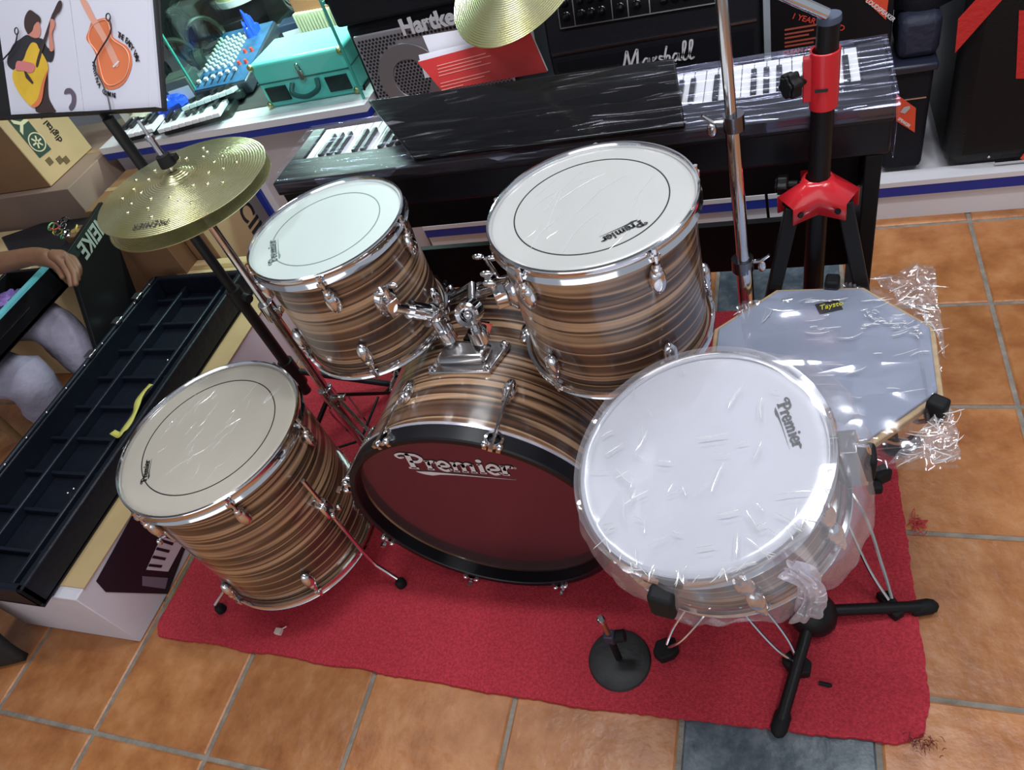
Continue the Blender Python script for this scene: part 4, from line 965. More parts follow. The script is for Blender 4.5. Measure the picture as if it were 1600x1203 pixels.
# big carton at the right
big = thing('speaker_carton', 'big black speaker with red diagonal stripes at the right end of the platform', 'speaker', (.75, 2.03, ZPL)); O = Vector(big.location)
MB().bb((-.33, 0, 0), (.42, .55, .85)).obj('cabinet', mat('big_speaker_black', (.005, .005, .006), .5, spec=.25, bump=.2, bscale=200), big, bev=.045)
YB = 2.03
for i, px4 in enumerate((((1492, 82), (1497, 30), (1530, -6), (1570, -6)), ((1587, 122), (1592, 16), (1606, 16), (1606, 122)), ((1594, 247), (1606, 232), (1608, 248), (1600, 249)))):
    q = [Py(p, YB) - O + Vector((0, -.003, 0)) for p in px4]
    m_ = mat('red_stripe', (.58, .022, .022), .42, bump=.25, bscale=90) if i < 2 else mat('orange_print', (.75, .10, .04), .5)
    MB().slab(q, .004).obj('red_stripe' if i < 2 else 'orange_mark', m_, big)
MB().bb((-.2, -.006, .006), (.4, .0, .014)).obj('front_piping', CHROMED, big)
bx = Py((1545, 245), YB) - O; MB().ell(bx, (.004, .003, .004)).obj('screw', CHROME, big)

# ------------------------------------------------------------------ glass case and its contents on the counter
ZC = .63
gc = thing('glass_case', 'glass display case standing on the white counter', 'glass case', (-1.56, 2.03, ZC))
def glassm():
    m = bpy.data.materials.new('pane_glass'); m.use_nodes = True; nt = m.node_tree; nt.nodes.clear()
    out = nd(nt, 'ShaderNodeOutputMaterial'); mx = nd(nt, 'ShaderNodeMixShader'); tr_ = nd(nt, 'ShaderNodeBsdfTransparent'); gl = nd(nt, 'ShaderNodeBsdfGlossy')
    tr_.inputs[0].default_value = (.88, .97, .95, 1); gl.inputs['Roughness'].default_value = .02; mx.inputs[0].default_value = .05
    nt.links.new(tr_.outputs[0], mx.inputs[1]); nt.links.new(gl.outputs[0], mx.inputs[2]); nt.links.new(mx.outputs[0], out.inputs[0]); return m
GL = glassm(); GE = mat('green_glass_edge', (.05, .34, .28), .2)
MB().bb((-.48, -.003, 0), (.285, .003, .62)).obj('front_pane', GL, gc)
MB().bb((.282, -.003, 0), (.288, .60, .62)).obj('side_pane', GL, gc)
MB().bb((-.483, .17, 0), (-.477, .60, .62)).obj('side_pane', GL, gc)
for x, y in ((.285, -.001), (-.48, .17)): MB().bb((x - .0035, y - .0035, 0), (x + .0035, y + .0035, .62)).obj('pane_edge', GE, gc)
MB().bb((-.48, .0, .615), (.288, .60, .621)).obj('top_pane', GL, gc)
for x in (.27,):
    for z in (.03, .30): MB().cyl((x + .012, .012, z), (x + .024, .012, z), .009, n=12).obj('corner_clip', CHROME, gc)
area('case_lamp', (-1.55, 2.33, 1.235), .5, .08, 13, (.80, 1.0, .93))
# turquoise case amplifier
TQ = mat('turquoise_vinyl', (.17, .64, .60), .35, var=.03)
tq = thing('turquoise_case', 'turquoise hard case with dark handle and corner plates in the glass case', 'case', (-1.485, 2.075, ZC))
MB().bb((-.185, 0, .0), (.175, .20, .155)).obj('body', TQ, tq, bev=.012)
MB().bb((-.187, -.002, .085), (.177, .202, .089)).obj('lid_seam', mat('dark_seam', (.03, .12, .12), .5), tq)
for x in (-.12, .12): MB().bb((x - .045, -.005, .022), (x + .038, .001, .072)).obj('corner_plate', mat('dark_plate', (.012, .018, .020), .4), tq)
MB().tube(smooth_pts([(-.048, -.006, .075), (-.05, -.028, .05), (0, -.034, .035), (.05, -.028, .05), (.048, -.006, .075)], 6), .0085, 8).obj('handle', mat('dark_teal_grip', (.02, .09, .09), .5), tq)
MB().box((.0, -.005, .095), (.018, .012, .034)).obj('padlock', CHROMED, tq, bev=.003)
MB().tube(smooth_pts([(-.007, -.008, .11), (-.007, -.009, .127), (0, -.009, .135), (.007, -.009, .127), (.007, -.008, .11)], 5), .0022, 6).obj('shackle', CHROME, tq)
for x in (-.18, .17):
    for z in (.012, .145): MB().ell((x, .0, z), (.012, .010, .012)).obj('brass_corner', mat('brass_corner', (.6, .5, .25), .3, metal=1), tq)
# blue mixer
mx_ = thing('mixing_desk', 'blue audio mixing desk with rows of small white knobs in the case', 'mixer', (-1.935, 2.20, ZC + .012), (math.radians(10), 0, math.radians(3)))
MB().bb((-.115, 0, 0), (.125, .36, .05)).obj('body', mat('mixer_side', (.05, .06, .08), .4), mx_, bev=.006)
MB().bb((-.11, .004, .05), (.12, .355, .053)).obj('blue_face', mat('mixer_blue', (.035, .12, .26), .4, var=.25, vscale=24), mx_)
kb_ = MB().lathe([(0, .014), (.005, .0135), (.006, .004), (.007, 0)], 10).mesh('knob', mat('cream_knob', (.62, .64, .55), .4))
kw_ = kb_.copy(); kw_.materials.clear(); kw_.materials.append(mat('white_knob', (.85, .88, .88), .4))
kr_ = kb_.copy(); kr_.materials.clear(); kr_.materials.append(mat('red_knob', (.8, .08, .05), .4))
for i in range(5):
    for j in range(9):
        o = bpy.data.objects.new('knob', kw_ if j == 0 else kb_); COL.objects.link(o); o.parent = mx_; o.location = (-.095 + i * .029, .115 + j * .023, .053)
for i in range(2):
    for j in range(2): o = bpy.data.objects.new('knob', kr_); COL.objects.link(o); o.parent = mx_; o.location = (.06 + i * .03, .11 + j * .07, .053)
for i in range(6):
    s_ = MB().bb((-.098 + i * .03, .02, .053), (-.092 + i * .03, .09, .054)).obj('fader_slot', INK, mx_)
    MB().bb((-.101 + i * .03, .04 + .006 * i, .054), (-.089 + i * .03, .052 + .006 * i, .064)).obj('fader', WINK, s_)
# accordion-like brown box
ac = thing('accordion', 'small brown wooden accordion with pleated bellows at the back of the case', 'accordion', (-1.56, 2.47, ZC + .10), (0, 0, -.12))
MB().bb((-.13, .0, .02), (.10, .12, .12)).obj('body', mat('chestnut_wood', (.30, .12, .055), .4, var=.15, vscale=6), ac, bev=.006)
MB().bb((.075, -.02, -.03), (.10, .13, .125)).obj('end_board', mat('chestnut_wood', (.30, .12, .055), .4), ac, bev=.004)
for i in range(14): MB().bb((-.125 + i * .0142, -.02, -.03), (-.117 + i * .0142, .004, .055)).obj('bellows_pleat', mat('cream_pleat', (.60, .58, .40), .5), ac)
st_ = MB().bb((-.13, -.02, -.10), (.10, .12, -.03)).obj('base_box', mat('dark_base', (.03, .035, .04), .5), ac)
# headphones, one per stand
def headphones(label, loc, rz, m):
    t = thing('headphones', label, 'headphones', loc, (0, 0, rz), group='headphones in the glass case')
    pts = [(.075 * math.cos(PI * k / 12), 0, .10 + .085 * math.sin(PI * k / 12)) for k in range(13)]
    MB().tube(pts, .009, 8).obj('headband', m, t)
    for s in (-1, 1):
        e = MB().lathe([(0, .020), (.03, .018), (.038, .008), (.038, -.008), (.03, -.014)], 20, frame((s * .075, 0, .085), (0, 1, 0), (0, 0, s))).obj('ear_cup', m, t)
        MB().lathe([(.020, -.014), (.036, -.012), (.038, -.022), (.022, -.026)], 20, frame((s * .075, 0, .085), (0, 1, 0), (0, 0, s)), True).obj('ear_pad', RUBBER, e)
HPM = mat('dark_olive_plastic', (.045, .050, .040), .35)
headphones('dark over-ear headphones nearest the left pane of the case', (-2.22, 2.40, ZC), .5, HPM)
headphones('dark over-ear headphones standing behind the mixing desk', (-2.20, 2.58, ZC), .9, HPM)
headphones('black over-ear headphones furthest back in the glass case', (-2.22, 2.74, ZC), .3, BLACK)
# pale bongo / drum hanging at top
bg = thing('hand_drum', 'cream conical hand drum at the back of the display', 'drum', (-2.03, 2.70, .92))
MB().lathe([(.0, -.10), (.09, -.10), (.12, .0), (.14, .20), (.13, .22), (0, .22)], 40).obj('body', mat('cream_wood', (.62, .54, .30), .4, var=.06), bg)
MB().lathe([(.091, -.105), (.097, -.105), (.103, -.08), (.097, -.08)], 40, None, True).obj('rim', WINK, bg)
MB().cyl((0, 0, -.29), (0, 0, -.10), .05, .07, n=20).obj('pedestal', BLACK, bg)
# microphones box + clutter
def carton_s(name, label, loc, size, m, rz=0, cat='box', grp=None):
    t = thing(name, label, cat, loc, (0, 0, rz), grp); MB().bb((-size[0] / 2, -size[1] / 2, 0), (size[0] / 2, size[1] / 2, size[2])).obj('body', m, t, bev=.004)
    MB().bb((-size[0] / 2 + .008, -size[1] / 2 - .001, size[2] * .3), (size[0] / 2 - .008, -size[1] / 2, size[2] * .75)).obj('label_panel', PAPER, t); return t
carton_s('accessory_box', 'small navy accessory box right behind the mixing desk', (-1.78, 2.60, ZC), (.12, .08, .10), mat('navy_card', (.03, .045, .09), .5), .2)
carton_s('accessory_box', 'white accessory box with grey print at the back of the case', (-1.72, 2.76, ZC), (.16, .08, .20), mat('white_card', (.65, .70, .68), .5), .1)
carton_s('accessory_box', 'dark grey accessory box leaning by the left glass pane', (-2.10, 2.22, ZC), (.10, .10, .12), mat('grey_card', (.10, .115, .10), .5), .3)
def crumple(name, label, c, r, m, seed):
    mb = MB()
    def fn(u, v):
        t = 2 * PI * u; p = PI * v; d = Vector((math.sin(p) * math.cos(t), math.sin(p) * math.sin(t), math.cos(p)))
        k = 1 + .45 * noise.noise(d * 2.2 + Vector((seed, 0, 0))) + .2 * noise.noise(d * 6 + Vector((seed, 0, 0)))
        q = Vector((d.x * r[0], d.y * r[1], d.z * r[2])) * k; q.z = max(q.z, -r[2]); return q
    mb.grid(fn, 32, 20); o = mb.obj(name, m, loc=(c[0], c[1], c[2] + r[2])); return tag(o, label, 'bag')
crumple('blue_bag', 'bright blue crumpled plastic bag by the mixing desk', (-2.14, 2.14, ZC), (.075, .06, .04), mat('blue_poly', (.02, .09, .62), .25), 3)
crumple('blue_bag', 'tall blue plastic wrapper standing between headphones and accordion', (-1.90, 2.49, ZC), (.03, .03, .09), mat('blue_poly', (.02, .09, .62), .25), 9)
crumple('clear_bag', 'crumpled translucent bag heaped left of the blue bag', (-2.28, 2.18, ZC), (.08, .07, .035), mat('cloudy_poly', (.62, .64, .50), .3), 14)
# melodicas on the counter edge
def melodica(label, loc, rz, nkey=9, sc=1.0, tilt=.0):
    t = thing('melodica', label, 'melodica', loc, (tilt, 0, rz), group='melodicas on the counter')
    L_ = nkey * .02 * sc; t.scale = (1.4, 1.4, 1.4)
    MB().bb((0, 0, 0), (L_ + .02, .075, .022)).obj('body', mat('dark_green_black', (.012, .022, .022), .35), t, bev=.004)
    kw = MB().bb((0, -.03, .022), (.0185, .045, .032)).obj('white_key', WK, t, bev=.001); kw.location.x = .01
    for i in range(1, nkey): q = inst(kw, t); q.location.x = .01 + i * .02
    kb2 = MB().bb((-.005, .0, .032), (.005, .045, .042)).obj('black_key', BK, t, bev=.001); kb2.location.x = .03
    for i in range(2, nkey):
        if i % 7 in (3, 0): continue
        q = inst(kb2, t); q.location.x = .01 + i * .02
    return t
melodica('melodica with white keys lying at the counter edge left of the mixer', (-2.10, 2.00, ZC), math.radians(12), 9)
melodica('melodica lying crosswise behind the music stand pole', (-2.33, 2.12, ZC), math.radians(40), 8)
melodica('melodica nearest the hi-hat rod on the counter', (-2.30, 2.00, ZC), math.radians(8), 6)

# display back: dark pegboard with coiled cables, added dark mat for the counter's reflection
db = thing('pegboard', 'dark pegboard standing behind the glass case', 'pegboard', (-1.95, 2.9, ZC))
MB().bb((-.75, 0, 0), (.66, .03, 1.1)).obj('panel', mat('dark_olive_board', (.035, .040, .036), .6, var=.3, vscale=6), db)
MB().bb((-.77, -.02, -.0), (-.74, .03, 1.1)).obj('edge_strip', CHROMED, db)
tag(MB().bb((-2.05, 2.10, ZC), (-1.30, 2.86, ZC + .003)).obj('reflection_mat', mat('dark_reflection', (.05, .05, .052), .8)), 'dark mat added in the glass case for the dark reflection there', 'mat')  # dark sheet added in place of the reflection on the counter top
def coil(label, loc, r, m, seed, tilt):
    rg = random.Random(seed); pts = []
    for k in range(90):
        t = k / 90 * 2 * PI * 4.5; rr = r * (1 + .10 * math.sin(k * .7 + seed)); pts.append((rr * math.cos(t), .012 * math.sin(k * .31 + seed) + .004 * (k / 20), rr * math.sin(t) * 1.15))
    o = MB().tube(pts, .0042, 6).obj('coiled_cable', m, loc=loc, rot=(tilt, 0, rg.uniform(-.5, .5))); tag(o, label, 'cable', 'cables in the display')
OLV = mat('olive_cable', (.05, .055, .042), .4)
for lab, lc, r_, m_, sd_ in (('black coiled cable leaning at the far left of the display', (-2.34, 2.62, ZC + .115), .09, BLACK, 1), ('olive coiled cable standing next to the headphones', (-2.33, 2.74, ZC + .12), .10, OLV, 2), ('black coiled cable hung highest on the pegboard', (-2.18, 2.84, ZC + .42), .10, BLACK, 3),
                             ('grey coiled cable hung beside the cream hand drum', (-2.36, 2.84, ZC + .36), .09, mat('grey_cable', (.22, .24, .22), .4), 4), ('dark coiled cable behind the navy accessory box', (-1.86, 2.82, ZC + .15), .08, OLV, 5)):
    coil(lab, lc, r_, m_, sd_, -.15)
def mic(label, loc, rz):
    t = thing('microphone', label, 'microphone', loc, (0, 0, rz), group='microphones in the display')
    MB().cyl((0, 0, .02), (.14, 0, .02), .010, .015, n=14).obj('handle', BLACK, t)
    MB().ell((.165, 0, .024), (.028, .024, .024)).obj('mesh_head', mat('mic_mesh', (.52, .50, .36), .4, metal=.6, bump=.8, bscale=500), t)
mic('microphone with gold mesh head lying beside the blue bag', (-2.30, 2.28, ZC), .5)
mic('microphone with gold mesh head behind the music stand desk', (-2.40, 2.36, ZC), .1)
carton_s('accessory_box', 'white upright accessory box at the left end of the counter', (-2.365, 2.20, ZC), (.08, .09, .16), mat('white_card', (.65, .70, .68), .5), .0)
carton_s('accessory_box', 'black accessory box behind the coiled cables', (-2.05, 2.62, ZC), (.10, .07, .14), BLACK, .4)
carton_s('accessory_box', 'pale green accessory box furthest right at the back of the case', (-1.40, 2.70, ZC), (.10, .08, .18), mat('mint_card', (.40, .62, .55), .5), -.2)
melodica('melodica tilted up against the blue bag', (-2.02, 2.06, ZC + .02), math.radians(25), 7, 1.0, -.25)
# ------------------------------------------------------------------ cartons at the left
def carton(name, label, a, b, m, cat='carton', flap=True):
    a, b = Vector(a), Vector(b); c = Vector(((a.x + b.x) / 2, (a.y + b.y) / 2, a.z)); t = thing(name, label, cat, c)
    MB().bb(a - c, b - c).obj('body', m, t, bev=.003)
    if flap:
        h = b.z - a.z
        MB().bb((-(b.x - a.x) / 2 + .002, -.012, h), ((b.x - a.x) / 2 - .002, .012, h + .0012)).obj('packing_tape', mat('brown_tape', (.42, .27, .13), .3), t)
    return t
under = carton('carton', 'greyish brown carton underneath the tan keyboard-maker carton', (-3.05, 1.78, 0), (-2.44, 2.3, .60), CARDG)
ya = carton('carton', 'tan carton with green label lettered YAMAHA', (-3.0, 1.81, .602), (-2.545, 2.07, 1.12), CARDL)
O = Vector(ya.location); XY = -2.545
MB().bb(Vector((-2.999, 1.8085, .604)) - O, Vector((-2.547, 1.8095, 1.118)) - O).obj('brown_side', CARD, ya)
GRN = mat('dark_green_label', (.035, .075, .055), .5)
q = [Px(p, XY + .001) - O for p in ((62, 247), (80, 233), (38, 176), (12, 184))]
q[2] = Vector((q[1].x, q[1].y, q[1].z + .50)); q[3] = Vector((q[0].x, q[0].y, q[0].z + .50)); q[2].z = q[3].z = min(q[2].z, .505)
gl_ = MB().slab(q, .001).obj('green_label', GRN, ya)
CREAM = mat('cream_print', (.72, .66, .42), .5)
# lettering runs up the face
zz = Px((55, 215), XY); dn = (Px((70, 240), XY) - Px((20, 180), XY)).normalized(); wd = Vector((0, 1, 0))
cpt = Px((57, 222), XY)
MB().lathe([(.034, 0), (.034, .001), (.030, .001), (.030, 0)], 32, frame(cpt - O + Vector((.003, 0, 0)), (0, 1, 0), (0, 0, 1)), True).obj('round_emblem', CREAM, gl_)
em = MB()
for k in range(6):
    t = k * PI / 3; em.box((.013 * math.cos(t), .013 * math.sin(t), .0005), (.018, .006, .001), t, frame(cpt - O + Vector((.003, 0, 0)), (0, 1, 0), (0, 0, 1)))
em.obj('emblem_forks', CREAM, gl_)
text('label_text', 'YAMAHA', .078, CREAM, gl_, frame(cpt - O + Vector((.003, .028, .048)), (0, 0, 1), (0, -1, 0)), offset=.002, sx=1.1)
text('small_print', 'digital piano', .036, INK, ya, frame(Px((98, 219), XY) - O + Vector((.002, 0, 0)), (0, 0, 1), (0, -1, 0)), offset=.0004)
for p in ((77, 252), (93, 250), (103, 250)):
    c = Px(p, XY) - O; MB().bb(c - Vector((0, .012, .012)), c + Vector((.002, .012, .012))).obj('handling_mark', mat('brown_print', (.16, .11, .05), .6), ya)
ci = carton('carton', 'brown carton lettered CINO standing beside the blue counter post', (-2.34, 1.70, 0), (-1.90, 1.965, .545), CARD)
O = Vector(ci.location)
MB().bb(Vector((-1.8995, 1.702, .002)) - O, Vector((-1.8985, 1.963, .543)) - O).obj('tan_side', mat('tan_side', (.45, .30, .16), .7), ci)
text('lettering', 'CINO', .105, INK, ci, frame(Vector((-1.897, 1.90, .365)) - O, (0, 0, -1), (0, 1, 0)), offset=.002)
carton('carton', 'dark brown carton directly behind the hi-hat cymbals', (-2.42, 1.62, .0), (-2.0, 1.695, .50), mat('dark_cardboard', (.24, .125, .06), .75, var=.1, vscale=5))
lo = carton('carton', 'low tan carton with pale blue strip beneath the music stand', (-2.05, 1.60, 0), (-1.62, 1.695, .30), CARDL)
O = Vector(lo.location); MB().bb(Vector((-2.05, 1.598, .27)) - O, Vector((-1.62, 1.5995, .298)) - O).obj('blue_strip', mat('pale_blue_tape', (.42, .55, .68), .4), lo)
carton('carton', 'long tan carton lying by the left wall under the black bag', (-3.3, 1.42, 0), (-2.52, 1.76, .47), CARDL)
vb = carton('purple_box', 'small purple box at the left edge of the picture', (-3.1, 1.45, .473), (-2.86, 1.65, .60), mat('violet_card', (.33, .16, .50), .5))
gb = thing('gig_bag', 'flat black padded bag lying over the tan carton at left', 'bag', (-2.6, 1.55, .474))
q = [Pz(p, .475) - Vector(gb.location) for p in ((0, 370), (150, 318), (158, 335), (105, 400), (20, 405))]
MB().slab(q, .022).obj('bag_body', mat('black_nylon', (.010, .010, .014), .6, bump=.5, bscale=30), gb, bev=.008)
# tangle of bright keyrings behind the lid
kr = thing('keyring_bundle', 'bundle of silver and coloured key rings beside the black lid', 'key rings', Pz((110, 365), .60))
for i in range(10):
    c = Vector((random.uniform(-.05, .05), random.uniform(-.04, .04), random.uniform(0, .04)))
    MB().lathe([(.012, -.002), (.015, -.002), (.015, .002), (.012, .002)], 14, Matrix.Translation(c) @ Matrix.Rotation(random.random() * 3, 4, (random.random(), 1, .3)), True).obj('ring', CHROME if i % 2 else mat(('yellow_tag', 'red_tag', 'green_tag')[i % 3], ((.7, .6, .08), (.7, .07, .06), (.2, .6, .25))[i % 3], .4), kr)

# ------------------------------------------------------------------ white keyboard carton under the open case
wb = carton('keyboard_carton', 'white carton printed with a black keyboard picture beside floor tom', (-2.06, .44, 0), (-1.618, 1.56, .25), mat('white_carton', (.66, .62, .68), .55, var=.06, vscale=4), flap=False)
O = Vector(wb.location)
MB().bb(Vector((-2.058, .47, .25)) - O, Vector((-1.612, 1.56, .254)) - O).obj('tan_lid', mat('tan_lid', (.52, .36, .18), .7, var=.1, vscale=4), wb, bev=.001)
XF = -1.6165
def fq(*pp): return [Px(p, XF) - O for p in pp]
KPR = mat('keyboard_print_black', (.018, .012, .020), .4)
MB().slab(fq((150, 908), (165, 925), (262, 928), (292, 850), (215, 790)), .0008).obj('printed_keyboard', KPR, wb)
KP2 = mat('keyboard_print_keys', (.70, .66, .72), .4)
MB().slab([p + Vector((.001, 0, 0)) for p in fq((228, 890), (262, 893), (285, 850), (252, 838))], .0008).obj('printed_white_keys', KP2, wb)
for i in range(4):
    f = i / 4 + .1; a = Vector((228, 890)).lerp(Vector((252, 838)), f); b = Vector((262, 893)).lerp(Vector((285, 850)), f)
    m1 = a.lerp(b, .6); d = Vector((2.2, -4.2))
    MB().slab([p + Vector((.002, 0, 0)) for p in fq(a, m1, m1 + d, a + d)], .0008).obj('printed_black_key', KPR, wb)
MB().slab([p + Vector((.001, 0, 0)) for p in fq((222, 900), (262, 903), (258, 920), (222, 915))], .0008).obj('printed_panel', mat('grey_lilac_print', (.20, .16, .21), .5), wb)

# ------------------------------------------------------------------ open black hard case (tray)
TR0, TR1, TY_0, TY_1, TZ0, TZ1 = -2.085, -1.69, .41, 1.57, .256, .34
hc = thing('hard_case', 'long open black moulded case lying on the white carton', 'case', ((TR0 + TR1) / 2, (TY_0 + TY_1) / 2, TZ0))
O = Vector(hc.location); CS_ = mat('black_moulded_plastic', (.006, .008, .015), .42, spec=.3, bump=.25, bscale=30)
MB().bb(Vector((TR0, TY_0, TZ0)) - O, Vector((TR1, TY_1, TZ0 + .012)) - O).obj('tray_floor', CS_, hc, bev=.002)
for a, b in (((TR0, TY_0, TZ0), (TR0 + .022, TY_1, TZ1)), ((TR1 - .022, TY_0, TZ0), (TR1, TY_1, TZ1)), ((TR0, TY_0, TZ0), (TR1, TY_0 + .022, TZ1)), ((TR0, TY_1 - .022, TZ0), (TR1, TY_1, TZ1))):
    MB().bb(Vector(a) - O, Vector(b) - O).obj('tray_wall', CS_, hc, bev=.006)
CS2 = mat('navy_black_rib', (.007, .010, .019), .38, spec=.35)
for x in (-1.97, -1.80): MB().bb(Vector((x, TY_0 + .02, TZ0 + .01)) - O, Vector((x + .014, TY_1 - .02, TZ0 + .045)) - O).obj('long_rib', CS2, hc, bev=.004)
for k in range(9):
    y = TY_0 + .12 + k * .12; MB().bb(Vector((TR0 + .02, y, TZ0 + .01)) - O, Vector((TR1 - .02, y + .012, TZ0 + .032)) - O).obj('cross_rib', CS2, hc, bev=.003)
MB().cyl(Vector((TR0 + .012, TY_0 + .02, TZ1 + .002)) - O, Vector((TR0 + .012, TY_1 - .02, TZ1 + .002)) - O, .008, n=10).obj('hinge_bar', CS2, hc)
rv = MB().ell((0, 0, 0), (.0042, .0042, .0042), nu=8, nv=5).mesh('rivet', CHROME)
for k in range(12):
    o = bpy.data.objects.new('rivet', rv); COL.objects.link(o); o.parent = hc; o.location = Vector((TR0 + .020, TY_0 + .06 + k * .095, TZ1 + .006)) - O
for x, y in ((-1.86, .72), (-1.85, .735), (-1.84, 1.22), (-1.82, 1.23)):
    o = bpy.data.objects.new('rivet', rv); COL.objects.link(o); o.parent = hc; o.location = Vector((x, y, TZ0 + .015)) - O
for y in (1.18, 1.33, 1.45):
    MB().box(Vector((TR0 + .012, y, TZ1 + .01)) - O, (.03, .035, .012)).obj('latch', CHROMED, hc, bev=.003)
# flap hanging from the near end
fl = MB()
def flap(u, v):
    x = TR0 - .17 + .28 * u; w_ = .012 * math.sin(PI * u)
    r = .5 - abs(u - .5); z = .25 * (1 - v) * 1.0 + .012
    return Vector((x + .02 * v, TY_0 - .015 - .09 * math.sin(v * 1.6) * (.6 + .4 * math.sin(PI * u)), z)) - O
fl.grid(flap, 14, 12)
fo = fl.obj('end_flap', mat('black_fabric', (.012, .013, .014), .7, bump=.4, bscale=60), hc); sm = fo.modifiers.new('thick', 'SOLIDIFY'); sm.thickness = .02
MB().box(Vector((-1.90, TY_0 - .008, TZ0 + .02)) - O, (.09, .03, .03)).obj('end_clasp', mat('grey_plastic', (.10, .10, .11), .5), hc, bev=.006)
# yellow strap in the tray
ys = MB(); P = [Pz(p, .318) for p in ((236, 600), (216, 624), (211, 645), (194, 670), (187, 679), (176, 675))]
sp_ = smooth_pts([tuple(p) for p in P], 5)
L_, R_ = [], []
for i, p in enumerate(sp_):
    d = (sp_[min(i + 1, len(sp_) - 1)] - sp_[max(i - 1, 0)]).normalized(); s = Vector((-d.y, d.x, 0)).normalized() * .009
    L_.append(p + s + Vector((0, 0, .004 * math.sin(i * .8)))); R_.append(p - s)
N = len(sp_); ys.add(L_ + R_, [(i, i + 1, N + i + 1, N + i) for i in range(N - 1)])
yo = ys.obj('yellow_ribbon', mat('yellow_ribbon', (.62, .58, .13), .5)); sm = yo.modifiers.new('thick', 'SOLIDIFY'); sm.thickness = .002
tag(yo, 'pale yellow ribbon lying in the open black case', 'ribbon')
# leaning lettered lid
md = thing('case_lid', 'black board lettered MEIKE leaning behind the open case', 'board', (-2.11, 1.30, 0))
O = Vector(md.location)
bl, br_, tr_, tl = Vector((-2.10, 1.05, .02)), Vector((-2.125, 1.36, .02)), Vector((-2.17, 1.66, .60)), Vector((-2.10, 1.38, .60))
MB().slab([p - O for p in (bl, br_, tr_, tl)], -.02).obj('panel', mat('black_board', (.006, .006, .007), .55, spec=.3), md, bev=.003)
up_ = (tl - bl).normalized(); al = (tr_ - tl).normalized(); nn = al.cross(up_).normalized()
if nn.x < 0: nn = -nn
MB().slab([p - O + nn * .003 for p in (tl - up_ * .004, tr_ - up_ * .004, tr_ - up_ * .075, tl - up_ * .075)], .001).obj('lettered_band', mat('dark_green_band', (.02, .035, .03), .5), md)
text('lettering', 'MEIKE', .078, mat('pale_green_print', (.50, .58, .50), .5), md, frame(tr_ - O - up_ * .012 + nn * .007 - al * .05, -al, -up_), offset=.002, sx=.90)
# ------------------------------------------------------------------ person at the left edge
SKIN = mat('brown_skin', (.20, .095, .052), .5, var=.1, vscale=20)
DEN = mat('pale_denim', (.31, .285, .37), .85, var=.22, vscale=9, bump=1.0, bscale=16)
def skin(name, verts, edges, m, parent, root=0, sub=2):
    me = bpy.data.meshes.new(name); me.from_pydata([v[:3] for v in verts], edges, [])
    o = bpy.data.objects.new(name, me); COL.objects.link(o); o.parent = parent
    md_ = o.modifiers.new('skin', 'SKIN'); md_.use_smooth_shade = True
    sv = me.skin_vertices[0].data
    for i, v in enumerate(verts):
        r = v[3]; sv[i].radius = r if isinstance(r, tuple) else (r, r); sv[i].use_root = (i == root)
    s = o.modifiers.new('sub', 'SUBSURF'); s.levels = sub; s.render_levels = sub
    me.materials.append(m); return o
pe = thing('person', 'person in pale jeans reaching an arm over the black case at left', 'person', (-2.72, 1.2, 0))
O = Vector(pe.location)
def r3(p): return tuple(Vector(p) - O)
hx = Pz((98, 405), .615); wr = Pz((52, 400), .63); el = Vector((-2.48, 1.27, .64))
bv = [(*r3((-2.78, 1.18, .44)), .15), (*r3((-2.78, 1.18, .62)), .14), (*r3((-2.74, 1.18, .84)), (.10, .16)), (*r3((-2.70, 1.18, .95)), .055), (*r3((-2.66, 1.18, 1.03)), .085), (*r3((-2.65, 1.18, 1.14)), .09), (*r3((-2.66, 1.18, 1.20)), .05),
      (*r3((-2.73, 1.37, .87)), .065), (*r3((-2.60, 1.42, .74)), .05), (*r3(el), .045), (*r3(wr), .030), (*r3(wr.lerp(hx, .5)), (.022, .036)), (*r3(hx), (.02, .036)),
      (*r3((-2.73, .99, .87)), .065), (*r3((-2.62, .93, .70)), .05), (*r3((-2.56, .98, .58)), .042), (*r3((-2.42, 1.02, .58)), .03)]
be = [(0, 1), (1, 2), (2, 3), (3, 4), (4, 5), (5, 6), (2, 7), (7, 8), (8, 9), (9, 10), (10, 11), (11, 12), (2, 13), (13, 14), (14, 15), (15, 16)]
# fingers, each its own chain rooted in the palm
tips = [((108, 412), (117, 428), (119, 448)), ((112, 408), (121, 424), (122, 441)), ((115, 403), (124, 418), (124, 434)), ((100, 416), (109, 432), (112, 450))]
for tp in tips:
    b0 = len(bv); zz_ = (.612, .595, .572)
    for (p, z_), r_ in zip(zip(tp, zz_), (.0105, .0095, .008)): bv.append((*r3(Pz(p, z_)), r_))
    be += [(12, b0), (b0, b0 + 1), (b0 + 1, b0 + 2)]
b0 = len(bv); bv += [(*r3(Pz((92, 420), .60)), .0115), (*r3(Pz((100, 436), .585)), .0095)]; be += [(11, b0), (b0, b0 + 1)]
skin('body', bv, be, SKIN, pe)
lv = [(*r3((-2.76, 1.18, .46)), .16), (*r3((-2.70, 1.08, .45)), .105), (*r3((-2.42, 1.06, .40)), .095), (*r3((-2.20, 1.07, .36)), .085), (*r3((-2.24, 1.06, .22)), .072), (*r3((-2.30, 1.03, .07)), .06),
      (*r3((-2.70, 1.28, .45)), .105), (*r3((-2.44, 1.30, .43)), .09), (*r3((-2.24, 1.27, .42)), .080), (*r3((-2.20, 1.25, .24)), .07), (*r3((-2.24, 1.22, .07)), .06)]
jn = skin('jeans', [(v[0] - .035, *v[1:]) for v in lv], [(0, 1), (1, 2), (2, 3), (3, 4), (4, 5), (0, 6), (6, 7), (7, 8), (8, 9), (9, 10)], DEN, pe)
